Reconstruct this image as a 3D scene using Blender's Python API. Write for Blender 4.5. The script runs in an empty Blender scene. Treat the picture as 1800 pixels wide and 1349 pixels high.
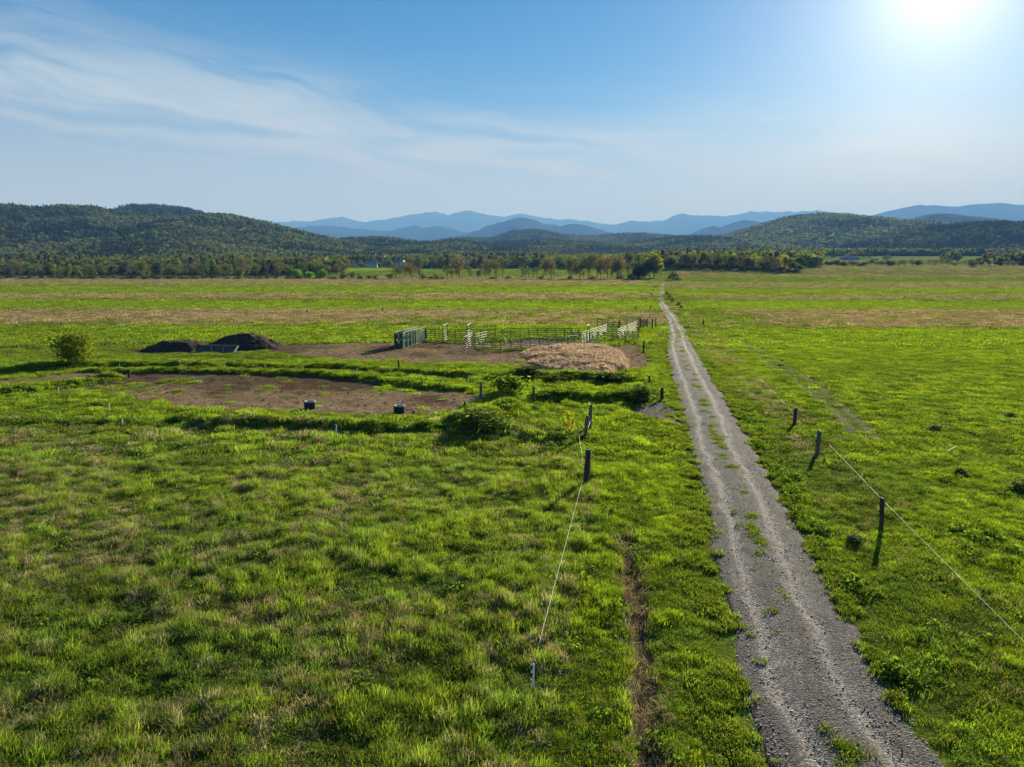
import bpy, math, random
import numpy as np
from mathutils import Vector, Quaternion

random.seed(7)
RNG = np.random.default_rng(7)
scene = bpy.context.scene
COL = scene.collection

# ------------------------------------------------------------------ camera
F = 1260.0                    # focal length in pixels of the 1800 px wide photograph
HOR = 470.0                   # row of the true horizon
CAM_H = 9.0
PITCH = math.atan((674.5 - HOR) / F)
cam_d = bpy.data.cameras.new('camera')
cam_d.sensor_width = 36.0
cam_d.lens = 36.0 * F / 1800.0
cam_d.clip_start = 0.1
cam_d.clip_end = 120000.0
cam = bpy.data.objects.new('camera', cam_d)
COL.objects.link(cam)
cam.location = (0, 0, CAM_H)
cam.rotation_euler = (math.pi / 2 - PITCH, 0, 0)
scene.camera = cam


def ray(px, py):
    u = (px - 900.0) / F
    v = (674.5 - py) / F
    return np.array([u, math.cos(PITCH) + v * math.sin(PITCH), -math.sin(PITCH) + v * math.cos(PITCH)])


def P(px, py, z=0.0):
    """point of the level plane at height z that shows at that pixel"""
    d = ray(px, py)
    t = (z - CAM_H) / d[2]
    return np.array([d[0] * t, d[1] * t, z])


def PD(px, py, D):
    """point at ground distance y = D"""
    d = ray(px, py)
    t = D / d[1]
    return np.array([d[0] * t, D, CAM_H + d[2] * t])


# ------------------------------------------------------------------ sun, sky, exposure
SUN_EL = math.radians(18.2)
SUN_AZ = math.radians(29.2)   # to the right of the viewing direction
SDIR = Vector((math.cos(SUN_EL) * math.sin(SUN_AZ), math.cos(SUN_EL) * math.cos(SUN_AZ), math.sin(SUN_EL)))
SUN_STRENGTH = 5.0
SKY_STRENGTH = 0.05
EXPOSURE = 1.25

world = bpy.data.worlds.new('World')
scene.world = world
world.use_nodes = True
wt = world.node_tree
for n in list(wt.nodes):
    wt.nodes.remove(n)


class NT:
    """small helper for node trees"""
    def __init__(self, tree):
        self.t = tree

    def node(self, kind, **props):
        n = self.t.nodes.new(kind)
        for k, v in props.items():
            setattr(n, k, v)
        return n

    def put(self, sock, v):
        if v is None:
            return
        if hasattr(v, 'is_output'):
            self.t.links.new(v, sock)
        else:
            sock.default_value = v

    def math(self, op, a, b=None, c=None, clamp=False):
        n = self.node('ShaderNodeMath', operation=op, use_clamp=clamp)
        self.put(n.inputs[0], a)
        self.put(n.inputs[1], b)
        self.put(n.inputs[2], c)
        return n.outputs[0]

    def vmath(self, op, a, b=None):
        n = self.node('ShaderNodeVectorMath', operation=op)
        self.put(n.inputs[0], a)
        self.put(n.inputs[1], b)
        return n.outputs['Value'] if op in ('DOT_PRODUCT', 'LENGTH', 'DISTANCE') else n.outputs[0]

    def mix(self, fac, a, b, blend='MIX'):
        n = self.node('ShaderNodeMix', data_type='RGBA', blend_type=blend)
        self.put(n.inputs['Factor'], fac)
        self.put(n.inputs['A'], a if hasattr(a, 'is_output') else (*a, 1.0)[:4])
        self.put(n.inputs['B'], b if hasattr(b, 'is_output') else (*b, 1.0)[:4])
        n.inputs['A']
        return n.outputs['Result']

    def mixc(self, fac, a, b, blend='MIX'):
        n = self.node('ShaderNodeMix', data_type='RGBA', blend_type=blend)
        self.put(n.inputs[0], fac)
        for i, v in ((6, a), (7, b)):
            if hasattr(v, 'is_output'):
                self.t.links.new(v, n.inputs[i])
            else:
                n.inputs[i].default_value = (v[0], v[1], v[2], 1.0)
        return n.outputs[2]

    def noise(self, vec, scale, detail=4.0, rough=0.55, dist=0.0, out='Fac'):
        n = self.node('ShaderNodeTexNoise')
        self.put(n.inputs['Vector'], vec)
        n.inputs['Scale'].default_value = scale
        n.inputs['Detail'].default_value = detail
        n.inputs['Roughness'].default_value = rough
        n.inputs['Distortion'].default_value = dist
        return n.outputs[out]

    def ramp(self, fac, lo, hi, a=0.0, b=1.0):
        n = self.node('ShaderNodeMapRange', interpolation_type='SMOOTHSTEP')
        self.put(n.inputs[0], fac)
        n.inputs[1].default_value = lo
        n.inputs[2].default_value = hi
        n.inputs[3].default_value = a
        n.inputs[4].default_value = b
        return n.outputs[0]

    def combine(self, x, y, z=0.0):
        n = self.node('ShaderNodeCombineXYZ')
        self.put(n.inputs[0], x)
        self.put(n.inputs[1], y)
        self.put(n.inputs[2], z)
        return n.outputs[0]


W = NT(wt)
sky = W.node('ShaderNodeTexSky', sky_type='NISHITA')
sky.sun_disc = False
sky.sun_elevation = SUN_EL
sky.sun_rotation = SUN_AZ
sky.altitude = 50.0
sky.air_density = 1.0
sky.dust_density = 0.15
sky.ozone_density = 4.0
tc = W.node('ShaderNodeTexCoord')
sep = W.node('ShaderNodeSeparateXYZ')
wt.links.new(tc.outputs['Generated'], sep.inputs[0])
dx, dy, dz = sep.outputs
az = W.math('ARCTAN2', dx, dy)
el = W.math('ARCSINE', dz)
# thin cirrus: a long veil whose height sinks towards the right, drawn out into fibres
cen = W.math('MULTIPLY_ADD', az, -0.10, 0.150)
off = W.math('SUBTRACT', el, cen)
warp = W.noise(W.combine(W.math('MULTIPLY', az, 3.0), W.math('MULTIPLY', el, 7.0), 3.3), 1.0, 3.0, 0.5)
offw = W.math('ADD', off, W.math('MULTIPLY_ADD', warp, 0.09, -0.045))
fib = W.noise(W.combine(W.math('MULTIPLY', az, 3.4), W.math('MULTIPLY', offw, 30.0), 13.3), 1.0, 7.0, 0.62, 0.7)
patch = W.noise(W.combine(W.math('MULTIPLY', az, 2.6), W.math('MULTIPLY', offw, 9.0), 21.9), 1.0, 3.0, 0.55, 0.4)
env = W.math('EXPONENT', W.math('MULTIPLY', W.math('POWER', W.math('ABSOLUTE', W.math('DIVIDE', offw, 0.052)), 2.0), -1.0))
cirrus = W.math('MULTIPLY', W.math('MULTIPLY', W.ramp(fib, 0.28, 0.64), W.ramp(patch, 0.12, 0.42)), env)
low = W.math('MULTIPLY', W.ramp(W.noise(W.combine(W.math('MULTIPLY', az, 3.0), W.math('MULTIPLY', el, 48.0), 9.0), 1.0, 5.0, 0.6, 0.4), 0.42, 0.78),
             W.math('MULTIPLY', W.ramp(el, 0.0, 0.05), W.ramp(el, 0.16, 0.06)))
veil = W.math('MULTIPLY', W.math('EXPONENT', W.math('MULTIPLY', W.math('MAXIMUM', el, 0.0), -7.0)), 0.6)
streaks = W.math('MULTIPLY_ADD', low, 0.35, W.math('MULTIPLY', cirrus, 1.0), clamp=True)
cover = W.math('SUBTRACT', 1.0, W.math('MULTIPLY', W.math('SUBTRACT', 1.0, veil), W.math('SUBTRACT', 1.0, streaks)))
# light of the sun spread forward by the thin veil
cosang = W.vmath('DOT_PRODUCT', tc.outputs['Generated'], tuple(SDIR))
ang = W.math('ARCCOSINE', W.math('MINIMUM', cosang, 1.0))
fw1 = W.math('EXPONENT', W.math('MULTIPLY', ang, -16.0))
fw2 = W.math('EXPONENT', W.math('MULTIPLY', ang, -5.2))
glow = W.math('MULTIPLY_ADD', fw1, 12.0, W.math('MULTIPLY', fw2, 0.5))
glowc = W.mixc(1.0, (1.0, 0.95, 0.93), W.combine(glow, glow, glow), 'MULTIPLY')
lum = W.math('MULTIPLY_ADD', fw2, 9.0, 5.9)
cloudc = W.mixc(1.0, (0.84, 0.94, 1.0), W.combine(lum, lum, lum), 'MULTIPLY')
hs = W.node('ShaderNodeHueSaturation')
hs.inputs['Saturation'].default_value = 1.4
hs.inputs['Value'].default_value = 0.82
wt.links.new(sky.outputs[0], hs.inputs['Color'])
skyc = W.mixc(cover, hs.outputs[0], cloudc)
cream = W.ramp(el, 0.0, 0.24, 0.95, 0.0)
skyc = W.mixc(cream, skyc, (6.0, 4.9, 4.4))
skyc = W.mixc(1.0, skyc, glowc, 'ADD')
bg = W.node('ShaderNodeBackground')
wt.links.new(skyc, bg.inputs[0])
bg.inputs[1].default_value = SKY_STRENGTH
wo = W.node('ShaderNodeOutputWorld')
wt.links.new(bg.outputs[0], wo.inputs[0])

sun_d = bpy.data.lights.new('sun', 'SUN')
sun_d.energy = SUN_STRENGTH
sun_d.angle = math.radians(0.53)
sun_d.color = (1.0, 0.95, 0.86)
sun = bpy.data.objects.new('sun', sun_d)
COL.objects.link(sun)
sun.location = (200, 380, 120)
sun.rotation_euler = (-SDIR).to_track_quat('-Z', 'Y').to_euler()

vs = scene.view_settings
vs.view_transform = 'Standard'
vs.look = 'None'
vs.exposure = EXPOSURE
vs.gamma = 1.0
vs.use_curve_mapping = False
cy = scene.cycles
cy.max_bounces = 5
cy.diffuse_bounces = 3
cy.glossy_bounces = 2
cy.transmission_bounces = 3
cy.volume_bounces = 0
cy.transparent_max_bounces = 8
cy.use_denoising = True
cy.sample_clamp_indirect = 6.0
cy.caustics_reflective = False
cy.caustics_refractive = False


# ------------------------------------------------------------------ numeric helpers
def _hash(ix, iy, seed):
    h = (ix.astype(np.int64) * 374761393 + iy.astype(np.int64) * 668265263 + seed * 982451653) & 0xFFFFFFFF
    h = ((h ^ (h >> 13)) * 1274126177) & 0xFFFFFFFF
    h = h ^ (h >> 16)
    return (h & 0xFFFFFF) / float(0xFFFFFF)


def vnoise(x, y, seed=0):
    x = np.asarray(x, float)
    y = np.asarray(y, float)
    ix = np.floor(x)
    iy = np.floor(y)
    fx = x - ix
    fy = y - iy
    fx = fx * fx * (3 - 2 * fx)
    fy = fy * fy * (3 - 2 * fy)
    a = _hash(ix, iy, seed)
    b = _hash(ix + 1, iy, seed)
    c = _hash(ix, iy + 1, seed)
    d = _hash(ix + 1, iy + 1, seed)
    return a + (b - a) * fx + (c - a) * fy + (a - b - c + d) * fx * fy


def fbm(x, y, seed=0, octs=4, gain=0.5):
    s = 0.0
    amp = 1.0
    tot = 0.0
    for o in range(octs):
        s = s + amp * vnoise(np.asarray(x) * 2 ** o + 17.3 * o, np.asarray(y) * 2 ** o - 9.1 * o, seed + o)
        tot += amp
        amp *= gain
    return s / tot


def sstep(a, b, x):
    t = np.clip((np.asarray(x, float) - a) / (b - a), 0, 1)
    return t * t * (3 - 2 * t)


def pl_dist(x, y, pts):
    """distance to a polyline and the position along it (0..1)"""
    best = np.full(np.shape(x), 1e9)
    par = np.zeros(np.shape(x))
    n = len(pts) - 1
    for i in range(n):
        ax, ay = pts[i][0], pts[i][1]
        bx, by = pts[i + 1][0], pts[i + 1][1]
        L2 = (bx - ax) ** 2 + (by - ay) ** 2 + 1e-9
        t = np.clip(((x - ax) * (bx - ax) + (y - ay) * (by - ay)) / L2, 0, 1)
        d = np.hypot(x - ax - t * (bx - ax), y - ay - t * (by - ay))
        m = d < best
        best = np.where(m, d, best)
        par = np.where(m, (i + t) / n, par)
    return best, par


def sd_poly(x, y, poly):
    """signed distance to a polygon, positive inside"""
    d, _ = pl_dist(x, y, list(poly) + [poly[0]])
    inside = np.zeros(np.shape(x), bool)
    n = len(poly)
    for i in range(n):
        ax, ay = poly[i][0], poly[i][1]
        bx, by = poly[(i + 1) % n][0], poly[(i + 1) % n][1]
        c = ((ay > y) != (by > y)) & (x < (bx - ax) * (y - ay) / (by - ay + 1e-12) + ax)
        inside ^= c
    return np.where(inside, d, -d)


def poly(*pp):
    return [tuple(P(a, b)[:2]) for a, b in pp]


# ------------------------------------------------------------------ plan of the place (metres)
ROAD_PX = [(1349, 1338, 1658), (1200, 1304, 1554), (1117, 1288, 1505), (1000, 1262, 1447), (900, 1243, 1389), (860, 1234, 1368),
           (810, 1221, 1339), (760, 1208, 1311), (710, 1194, 1282), (657, 1180, 1248), (630, 1173, 1234), (607, 1171, 1220),
           (590, 1175, 1210), (573, 1174, 1200), (555, 1168, 1189), (540, 1160, 1177), (532, 1156, 1169), (525, 1156, 1167), (510, 1159, 1168), (499, 1161, 1169)]
_r = []
for py, l, r in ROAD_PX:
    a = P(l, py)
    b = P(r, py)
    _r.append((a[1], a[0], b[0]))
_k = (_r[0][1] - _r[1][1]) / (_r[0][0] - _r[1][0])
_k2 = (_r[0][2] - _r[1][2]) / (_r[0][0] - _r[1][0])
_r.insert(0, (-40.0, _r[0][1] + _k * (-40.0 - _r[0][0]), _r[0][2] + _k2 * (-40.0 - _r[0][0])))
RY = np.array([q[0] for q in _r])
RL = np.array([q[1] for q in _r])
RR = np.array([q[2] for q in _r])


def road_lr(y):
    return np.interp(y, RY, RL), np.interp(y, RY, RR)


def road_sd(x, y):
    """positive on the road"""
    l, r = road_lr(y)
    d = np.minimum(x - l, r - x)
    return np.where(y > RY[-1], -50.0, d)


PADDOCK = poly((60, 668), (150, 655), (300, 650), (420, 654), (560, 660), (650, 668), (740, 682), (830, 690), (850, 700), (812, 714), (760, 728), (700, 734),
               (560, 727), (470, 722), (360, 718), (240, 706), (195, 690), (120, 690))
LANE = poly((-40, 672), (60, 664), (150, 652), (240, 648), (240, 658), (150, 663), (60, 674), (-40, 684))
YARD = poly((455, 610), (560, 606), (690, 602), (760, 601), (815, 606), (880, 619), (980, 614), (1130, 606), (1140, 640), (1100, 656), (950, 653), (880, 643),
            (760, 637), (640, 635), (540, 626), (470, 620))
CORRAL = poly((835, 604), (960, 599), (1060, 600), (1065, 608), (990, 611), (880, 616), (830, 613))
HEAPZONE = poly((215, 618), (260, 612), (345, 611), (470, 603), (500, 607), (480, 616), (350, 622), (240, 624))
TURNIN = poly((1204, 688), (1160, 706), (1100, 715), (1115, 728), (1150, 745), (1195, 778), (1220, 750))

BANKS = [  # polyline (pixels), height, half width
    ([(-60, 661), (0, 657), (60, 651), (110, 645), (240, 643), (360, 645), (480, 647), (600, 650), (690, 655), (780, 660), (870, 665)], 0.36, 0.62),
    ([(140, 652), (240, 654), (330, 656), (430, 658), (540, 661), (640, 668), (740, 681), (830, 689)], 0.24, 0.5),
    ([(-40, 697), (60, 689), (140, 677), (205, 666)], 0.34, 0.9),
    ([(-40, 747), (60, 744), (160, 746), (260, 748)], 0.18, 0.7),
    ([(300, 742), (380, 747), (450, 751), (560, 753), (650, 755), (720, 757), (790, 757)], 0.42, 0.55),
    ([(790, 752), (840, 746), (870, 734), (900, 722)], 0.62, 1.1),
    ([(850, 750), (930, 770), (1005, 772)], 0.22, 0.6),
    ([(860, 668), (900, 667), (960, 665), (1050, 668), (1125, 672)], 0.42, 0.9),
    ([(930, 701), (1000, 704), (1070, 706), (1130, 701), (1150, 690)], 0.40, 0.6),
]
BANKS = [([tuple(P(a, b)[:2]) for a, b in pts], h, w) for pts, h, w in BANKS]
TRAIL = poly((1098, 950), (1105, 985), (1112, 1040), (1124, 1110), (1130, 1180), (1133, 1260), (1146, 1380))
FENCE_L = poly((880, 1420), (905, 1320), (937, 1215), (985, 1010), (1030, 858))
FENCE_R = poly((2000, 1370), (1800, 1165), (1547, 935), (1436, 800), (1397, 745), (1330, 690), (1270, 625), (1235, 580), (1200, 545), (1180, 515))
TRACK_A = poly((1288, 592), (1330, 622), (1390, 662), (1440, 700), (1478, 735), (1500, 762))
TRACK_B = poly((1305, 592), (1350, 622), (1410, 660), (1462, 697), (1510, 738), (1540, 768))
PLAIN_Y = np.array([-4000, 0, 430, 560, 800, 1000, 1300, 1600, 2200, 60000])
PLAIN_Z = np.array([0, 0, 0, 0.4, 5.0, 9.5, 16.0, 22.0, 22.0, 22.0])


def T(x, y, fine=True):
    """height of the ground"""
    x = np.asarray(x, float)
    y = np.asarray(y, float)
    z = np.interp(y, PLAIN_Y, PLAIN_Z)
    a = x / np.maximum(y, 1.0)
    z = z + 6.0 * sstep(440, 640, y) * sstep(0.10, 0.26, a) + 6.0 * sstep(1000, 1500, y) * sstep(0.2, 0.4, a)
    z = z - 2.0 * sstep(480, 800, y) * sstep(-0.15, -0.45, a)
    far = sstep(70, 160, y)
    z = z + far * (fbm(x / 60, y / 60, 31, 2) - 0.5) * 0.5 * (1 - sstep(500, 900, y))
    rs = road_sd(x, y)
    offroad = sstep(0.1, 1.6, -rs)
    near = 1 - sstep(90, 180, y)
    dirt = np.zeros_like(z)
    if fine:
        for pts, h, w in BANKS:
            d, t = pl_dist(x, y, pts)
            e = sstep(0, 0.06, t) * sstep(1.0, 0.94, t)
            hh = 1.05 * h * (0.45 + 1.1 * fbm(x / 1.7, y / 1.7, 51, 3))
            z = z + hh * np.exp(-(d / w) ** 2 * 1.2) * (0.25 + 0.75 * e)
        left = sstep(1.5, 4.0, -rs)
        left = left * np.where(rs < -50, 1, np.where(x > np.interp(y, RY, RR), 0.45, 1.0))
        z = z + near * left * (0.16 * (fbm(x / 1.1, y / 1.1, 5, 3) - 0.5) + 0.22 * (fbm(x / 7, y / 7, 6, 2) - 0.5))
        dt, _ = pl_dist(x, y, TRAIL)
        z = z - 0.26 * np.exp(-(dt / 0.26) ** 2)
    z = z + 0.06 * near * offroad * (fbm(x / 0.7, y / 0.7, 9, 2) - 0.5)
    z = np.where(rs > -0.6, z - 0.05 * sstep(-0.6, 0.2, rs), z)
    return z


def Tz(x, y):
    return float(T(np.array([x]), np.array([y]))[0])


def zones(x, y):
    """ground cover at a point: bare dirt, dry grass, lush grass (0..1 each)"""
    x = np.asarray(x, float)
    y = np.asarray(y, float)
    n1 = fbm(x / 3.0, y / 3.0, 71, 4)
    n2 = fbm(x / 14.0, y / 14.0, 72, 3)
    n3 = fbm(x / 45.0, y / 22.0, 73, 3)
    wob = (n1 - 0.5) * 2.6
    dirt = sstep(-0.4, 0.5, sd_poly(x, y, PADDOCK) + wob)
    green_in = sstep(0.47, 0.58, n1 * 0.6 + n2 * 0.4 + 0.05 * (n3 - .5))
    # the far half of the paddock has greened over in patches
    pad_y = P(600, 690)[1]
    dirt = dirt * (1 - green_in * (0.08 + 0.55 * sstep(pad_y - 2, pad_y + 3, y)))
    dirt = np.maximum(dirt, 0.85 * sstep(-0.3, 0.4, sd_poly(x, y, LANE) + wob * .4))
    dirt = np.maximum(dirt, sstep(-0.6, 0.6, sd_poly(x, y, YARD) + wob))
    dirt = np.maximum(dirt, sstep(-0.6, 0.6, sd_poly(x, y, HEAPZONE) + wob))
    dirt = np.maximum(dirt, 0.85 * sstep(-0.5, 0.8, sd_poly(x, y, TURNIN) + wob))
    corral = sstep(-0.4, 0.5, sd_poly(x, y, CORRAL) + wob)
    for pts, h, w in BANKS:
        d, t = pl_dist(x, y, pts)
        dirt = dirt * sstep(w * 0.7, w * 1.3, d)
    # field strips across the view (edges wander a little)
    yy = y * (1 + 0.018 * (fbm(x / 60, y / 40, 81, 3) - 0.5) * 2 + 0.006 * (fbm(x / 6, y / 6, 82, 2) - .5))
    rx = x - 0.5 * np.sum(road_lr(np.minimum(y, 400)), axis=0)

    def band(p_top, p_bot, soft=0.02):
        a = P(900, p_bot)[1]
        b = P(900, p_top)[1]
        return sstep(a * (1 - soft), a * (1 + soft), yy) * sstep(b * (1 + soft), b * (1 - soft), yy)
    lf = sstep(1.5, -1.0, rx)
    rf = 1 - lf
    dry = np.zeros_like(y)
    wide = 0.85 * band(545, 572) * (0.35 + 1.1 * sstep(0.38, 0.62, n1 * .5 + n2 * .5)) * (0.7 + 0.7 * sstep(0.0, -0.45, x / np.maximum(y, 1)))
    dry = np.maximum(dry, lf * wide)
    dry = np.maximum(dry, lf * 0.95 * band(517.5, 526.5, .012) * sstep(0.25, 0.5, n3 + .1))
    dry = np.maximum(dry, lf * 0.62 * band(489, 503))
    dry = np.maximum(dry, rf * (0.55 + 0.5 * sstep(0.4, 0.6, n1)) * band(545, 577) * sstep(6, 22, rx + 10 * (n2 - .5)))
    dry = np.maximum(dry, rf * 0.85 * band(520.5, 527, .012) * sstep(6, 20, rx))
    dry = np.maximum(dry, rf * 0.5 * band(497, 508))
    dry = np.maximum(dry, rf * 0.5 * band(484, 493) * sstep(0.16, 0.24, x / np.maximum(y, 1)))
    dfr, _ = pl_dist(x, y, FENCE_R)
    dry = np.maximum(dry, 0.6 * np.exp(-(dfr / (0.5 + 0.012 * y)) ** 2) * sstep(30, 42, y) * sstep(0.35, 0.6, n1))
    lush = np.clip(lf * (band(504, 517, .012) + band(527.5, 545) * .8 + band(573, 603)) + rf * (band(509, 520, .012) + band(528, 544) + band(579, 640)), 0, 1)
    return dirt, dry, lush, corral, n1, n2, n3, rx


# ------------------------------------------------------------------ mesh / object helpers
def mesh_np(name, verts, faces, mat=None, smooth=False):
    """verts (N,3); faces: an (M,k) array or a list of such arrays"""
    me = bpy.data.meshes.new(name)
    if not isinstance(faces, (list, tuple)):
        faces = [faces]
    faces = [np.asarray(f, np.int32) for f in faces if len(f)]
    me.vertices.add(len(verts))
    me.vertices.foreach_set('co', np.asarray(verts, np.float32).ravel())
    nl = sum(f.size for f in faces)
    npoly = sum(len(f) for f in faces)
    me.loops.add(nl)
    me.polygons.add(npoly)
    me.loops.foreach_set('vertex_index', np.concatenate([f.ravel() for f in faces]))
    tot = np.concatenate([np.full(len(f), f.shape[1], np.int32) for f in faces])
    start = np.concatenate([[0], np.cumsum(tot)[:-1]]).astype(np.int32)
    me.polygons.foreach_set('loop_start', start)
    me.polygons.foreach_set('loop_total', tot)
    if smooth:
        me.polygons.foreach_set('use_smooth', np.ones(npoly, bool))
    me.update(calc_edges=True)
    me.validate()
    if mat:
        me.materials.append(mat)
    return me


def add(name, me, parent=None, loc=None):
    o = bpy.data.objects.new(name, me)
    COL.objects.link(o)
    if parent:
        o.parent = parent
    if loc is not None:
        o.location = loc
    return o


def tag(o, label, cat=None, group=None, kind=None):
    o['label'] = label
    if cat:
        o['category'] = cat
    if group:
        o['group'] = group
    if kind:
        o['kind'] = kind
    return o


def thing(name, loc, label, cat, group=None, rz=0.0):
    o = bpy.data.objects.new(name, None)
    o.empty_display_size = 0.3
    COL.objects.link(o)
    o.location = loc
    o.rotation_euler = (0, 0, rz)
    return tag(o, label, cat, group)


def attr(me, name, typ, data, dom='POINT'):
    a = me.attributes.new(name, typ, dom)
    key = {'FLOAT': 'value', 'INT': 'value', 'FLOAT_VECTOR': 'vector', 'FLOAT_COLOR': 'color'}[typ]
    a.data.foreach_set(key, np.asarray(data, np.int32 if typ == 'INT' else np.float32).ravel())


class MB:
    """collects polygons for one mesh"""
    def __init__(self):
        self.v = []
        self.f = []

    def add(self, vs, fs):
        b = len(self.v)
        self.v += [tuple(map(float, p)) for p in vs]
        self.f += [tuple(i + b for i in q) for q in fs]

    def box(self, c, s, rz=0.0, tilt=None):
        x, y, z = [q / 2 for q in s]
        pts = [(-x, -y, -z), (x, -y, -z), (x, y, -z), (-x, y, -z), (-x, -y, z), (x, -y, z), (x, y, z), (-x, y, z)]
        ca, sa = math.cos(rz), math.sin(rz)
        out = []
        for p in pts:
            q = Vector(p)
            if tilt:
                q = tilt @ q
            out.append((c[0] + q.x * ca - q.y * sa, c[1] + q.x * sa + q.y * ca, c[2] + q.z))
        self.add(out, [(0, 3, 2, 1), (4, 5, 6, 7), (0, 1, 5, 4), (1, 2, 6, 5), (2, 3, 7, 6), (3, 0, 4, 7)])

    def tube(self, pts, rad, n=6, cap=True):
        pts = [Vector(p) for p in pts]
        rings = []
        for i, p in enumerate(pts):
            d = (pts[min(i + 1, len(pts) - 1)] - pts[max(i - 1, 0)]).normalized()
            u = d.orthogonal().normalized() if abs(d.z) > 0.9 else d.cross(Vector((0, 0, 1))).normalized()
            w = d.cross(u)
            r = rad[i] if hasattr(rad, '__len__') else rad
            rings.append([p + (u * math.cos(2 * math.pi * k / n) + w * math.sin(2 * math.pi * k / n)) * r for k in range(n)])
        vs = [q for r in rings for q in r]
        fs = []
        for i in range(len(rings) - 1):
            for k in range(n):
                fs.append((i * n + k, i * n + (k + 1) % n, (i + 1) * n + (k + 1) % n, (i + 1) * n + k))
        if cap:
            fs.append(tuple(range(n))[::-1])
            fs.append(tuple((len(rings) - 1) * n + k for k in range(n)))
        self.add(vs, fs)

    def lathe(self, prof, n=24, c=(0, 0, 0)):
        vs = []
        for r, z in prof:
            for k in range(n):
                t = 2 * math.pi * k / n
                vs.append((c[0] + r * math.cos(t), c[1] + r * math.sin(t), c[2] + z))
        fs = []
        for i in range(len(prof) - 1):
            for k in range(n):
                fs.append((i * n + k, i * n + (k + 1) % n, (i + 1) * n + (k + 1) % n, (i + 1) * n + k))
        self.add(vs, fs)

    def mesh(self, name, mat, smooth=False):
        me = bpy.data.meshes.new(name)
        me.from_pydata(self.v, [], self.f)
        me.validate()
        if smooth:
            me.polygons.foreach_set('use_smooth', np.ones(len(me.polygons), bool))
        if mat:
            me.materials.append(mat)
        return me

    def build(self, name, mat, parent=None, smooth=False, loc=None):
        return add(name, self.mesh(name, mat, smooth), parent, loc)


_UNIT = {}


def bar(name, a, b, r, mat, parent, square=False):
    """a rail between two world points, sharing one unit mesh per material"""
    key = (mat.name, square)
    if key not in _UNIT:
        m = MB()
        if square:
            m.box((0, 0, 0), (2, 2, 1))
        else:
            m.tube([(0, 0, -.5), (0, 0, .5)], 1.0, 8)
        _UNIT[key] = m.mesh('bar_' + mat.name, mat, not square)
    o = add(name, _UNIT[key], parent)
    a = Vector(a)
    b = Vector(b)
    o.location = (a + b) / 2 - (Vector(parent.location) if parent else Vector())
    o.rotation_mode = 'QUATERNION'
    o.rotation_quaternion = (b - a).to_track_quat('Z', 'X')
    o.scale = (r, r, (b - a).length)
    return o


# ------------------------------------------------------------------ materials
def new_mat(name):
    m = bpy.data.materials.new(name)
    m.use_nodes = True
    t = m.node_tree
    for n in list(t.nodes):
        t.nodes.remove(n)
    N = NT(t)
    out = N.node('ShaderNodeOutputMaterial')
    return m, N, out


def pbr(name, col, rough=0.8, metal=0.0, var=0.25, scale=8.0, bump=0.0, bscale=30.0, spec=0.3, col2=None, obj=True):
    m, N, out = new_mat(name)
    b = N.node('ShaderNodeBsdfPrincipled')
    co = N.node('ShaderNodeTexCoord').outputs['Object' if obj else 'Generated']
    if not obj:
        co = N.node('ShaderNodeNewGeometry').outputs['Position']
    n1 = N.noise(co, scale, 5.0, 0.6)
    lo = tuple(c * (1 - var) for c in col)
    hi = tuple(min(1, c * (1 + var)) for c in (col2 or col))
    c = N.mixc(N.ramp(n1, 0.3, 0.7), lo, hi)
    N.put(b.inputs['Base Color'], c)
    b.inputs['Roughness'].default_value = rough
    b.inputs['Metallic'].default_value = metal
    b.inputs['Specular IOR Level'].default_value = spec
    if bump:
        bn = N.node('ShaderNodeBump')
        bn.inputs['Strength'].default_value = 1.0
        bn.inputs['Distance'].default_value = bump
        N.put(bn.inputs['Height'], N.noise(co, bscale, 5.0, 0.65))
        N.t.links.new(bn.outputs[0], b.inputs['Normal'])
    N.t.links.new(b.outputs[0], out.inputs[0])
    return m


def leaf_mat(name, source, trans=0.5, gloss=0.06, rough=0.5, tmul=(1.12, 1.16, 0.65)):
    """thin leaf: reflects and lets light through; source = ('inst','tint') or 'object'"""
    m, N, out = new_mat(name)
    if source == 'object':
        col = N.node('ShaderNodeObjectInfo').outputs['Color']
    else:
        a = N.node('ShaderNodeAttribute', attribute_type='INSTANCER', attribute_name='tint')
        col = a.outputs['Color']
    g = N.node('ShaderNodeNewGeometry')
    jit = N.math('MULTIPLY_ADD', g.outputs['Random Per Island'], 0.7, 0.65)
    col = N.mixc(1.0, col, N.combine(jit, jit, jit), 'MULTIPLY')
    d = N.node('ShaderNodeBsdfDiffuse')
    N.put(d.inputs[0], col)
    tr = N.node('ShaderNodeBsdfTranslucent')
    N.put(tr.inputs[0], N.mixc(1.0, col, tmul, 'MULTIPLY'))
    mx = N.node('ShaderNodeMixShader')
    mx.inputs[0].default_value = trans
    N.t.links.new(d.outputs[0], mx.inputs[1])
    N.t.links.new(tr.outputs[0], mx.inputs[2])
    last = mx.outputs[0]
    if gloss:
        gl = N.node('ShaderNodeBsdfGlossy')
        gl.inputs['Roughness'].default_value = rough
        gl.inputs[0].default_value = (0.8, 0.8, 0.8, 1)
        mg = N.node('ShaderNodeMixShader')
        mg.inputs[0].default_value = gloss
        N.t.links.new(last, mg.inputs[1])
        N.t.links.new(gl.outputs[0], mg.inputs[2])
        last = mg.outputs[0]
    N.t.links.new(last, out.inputs[0])
    return m


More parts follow.
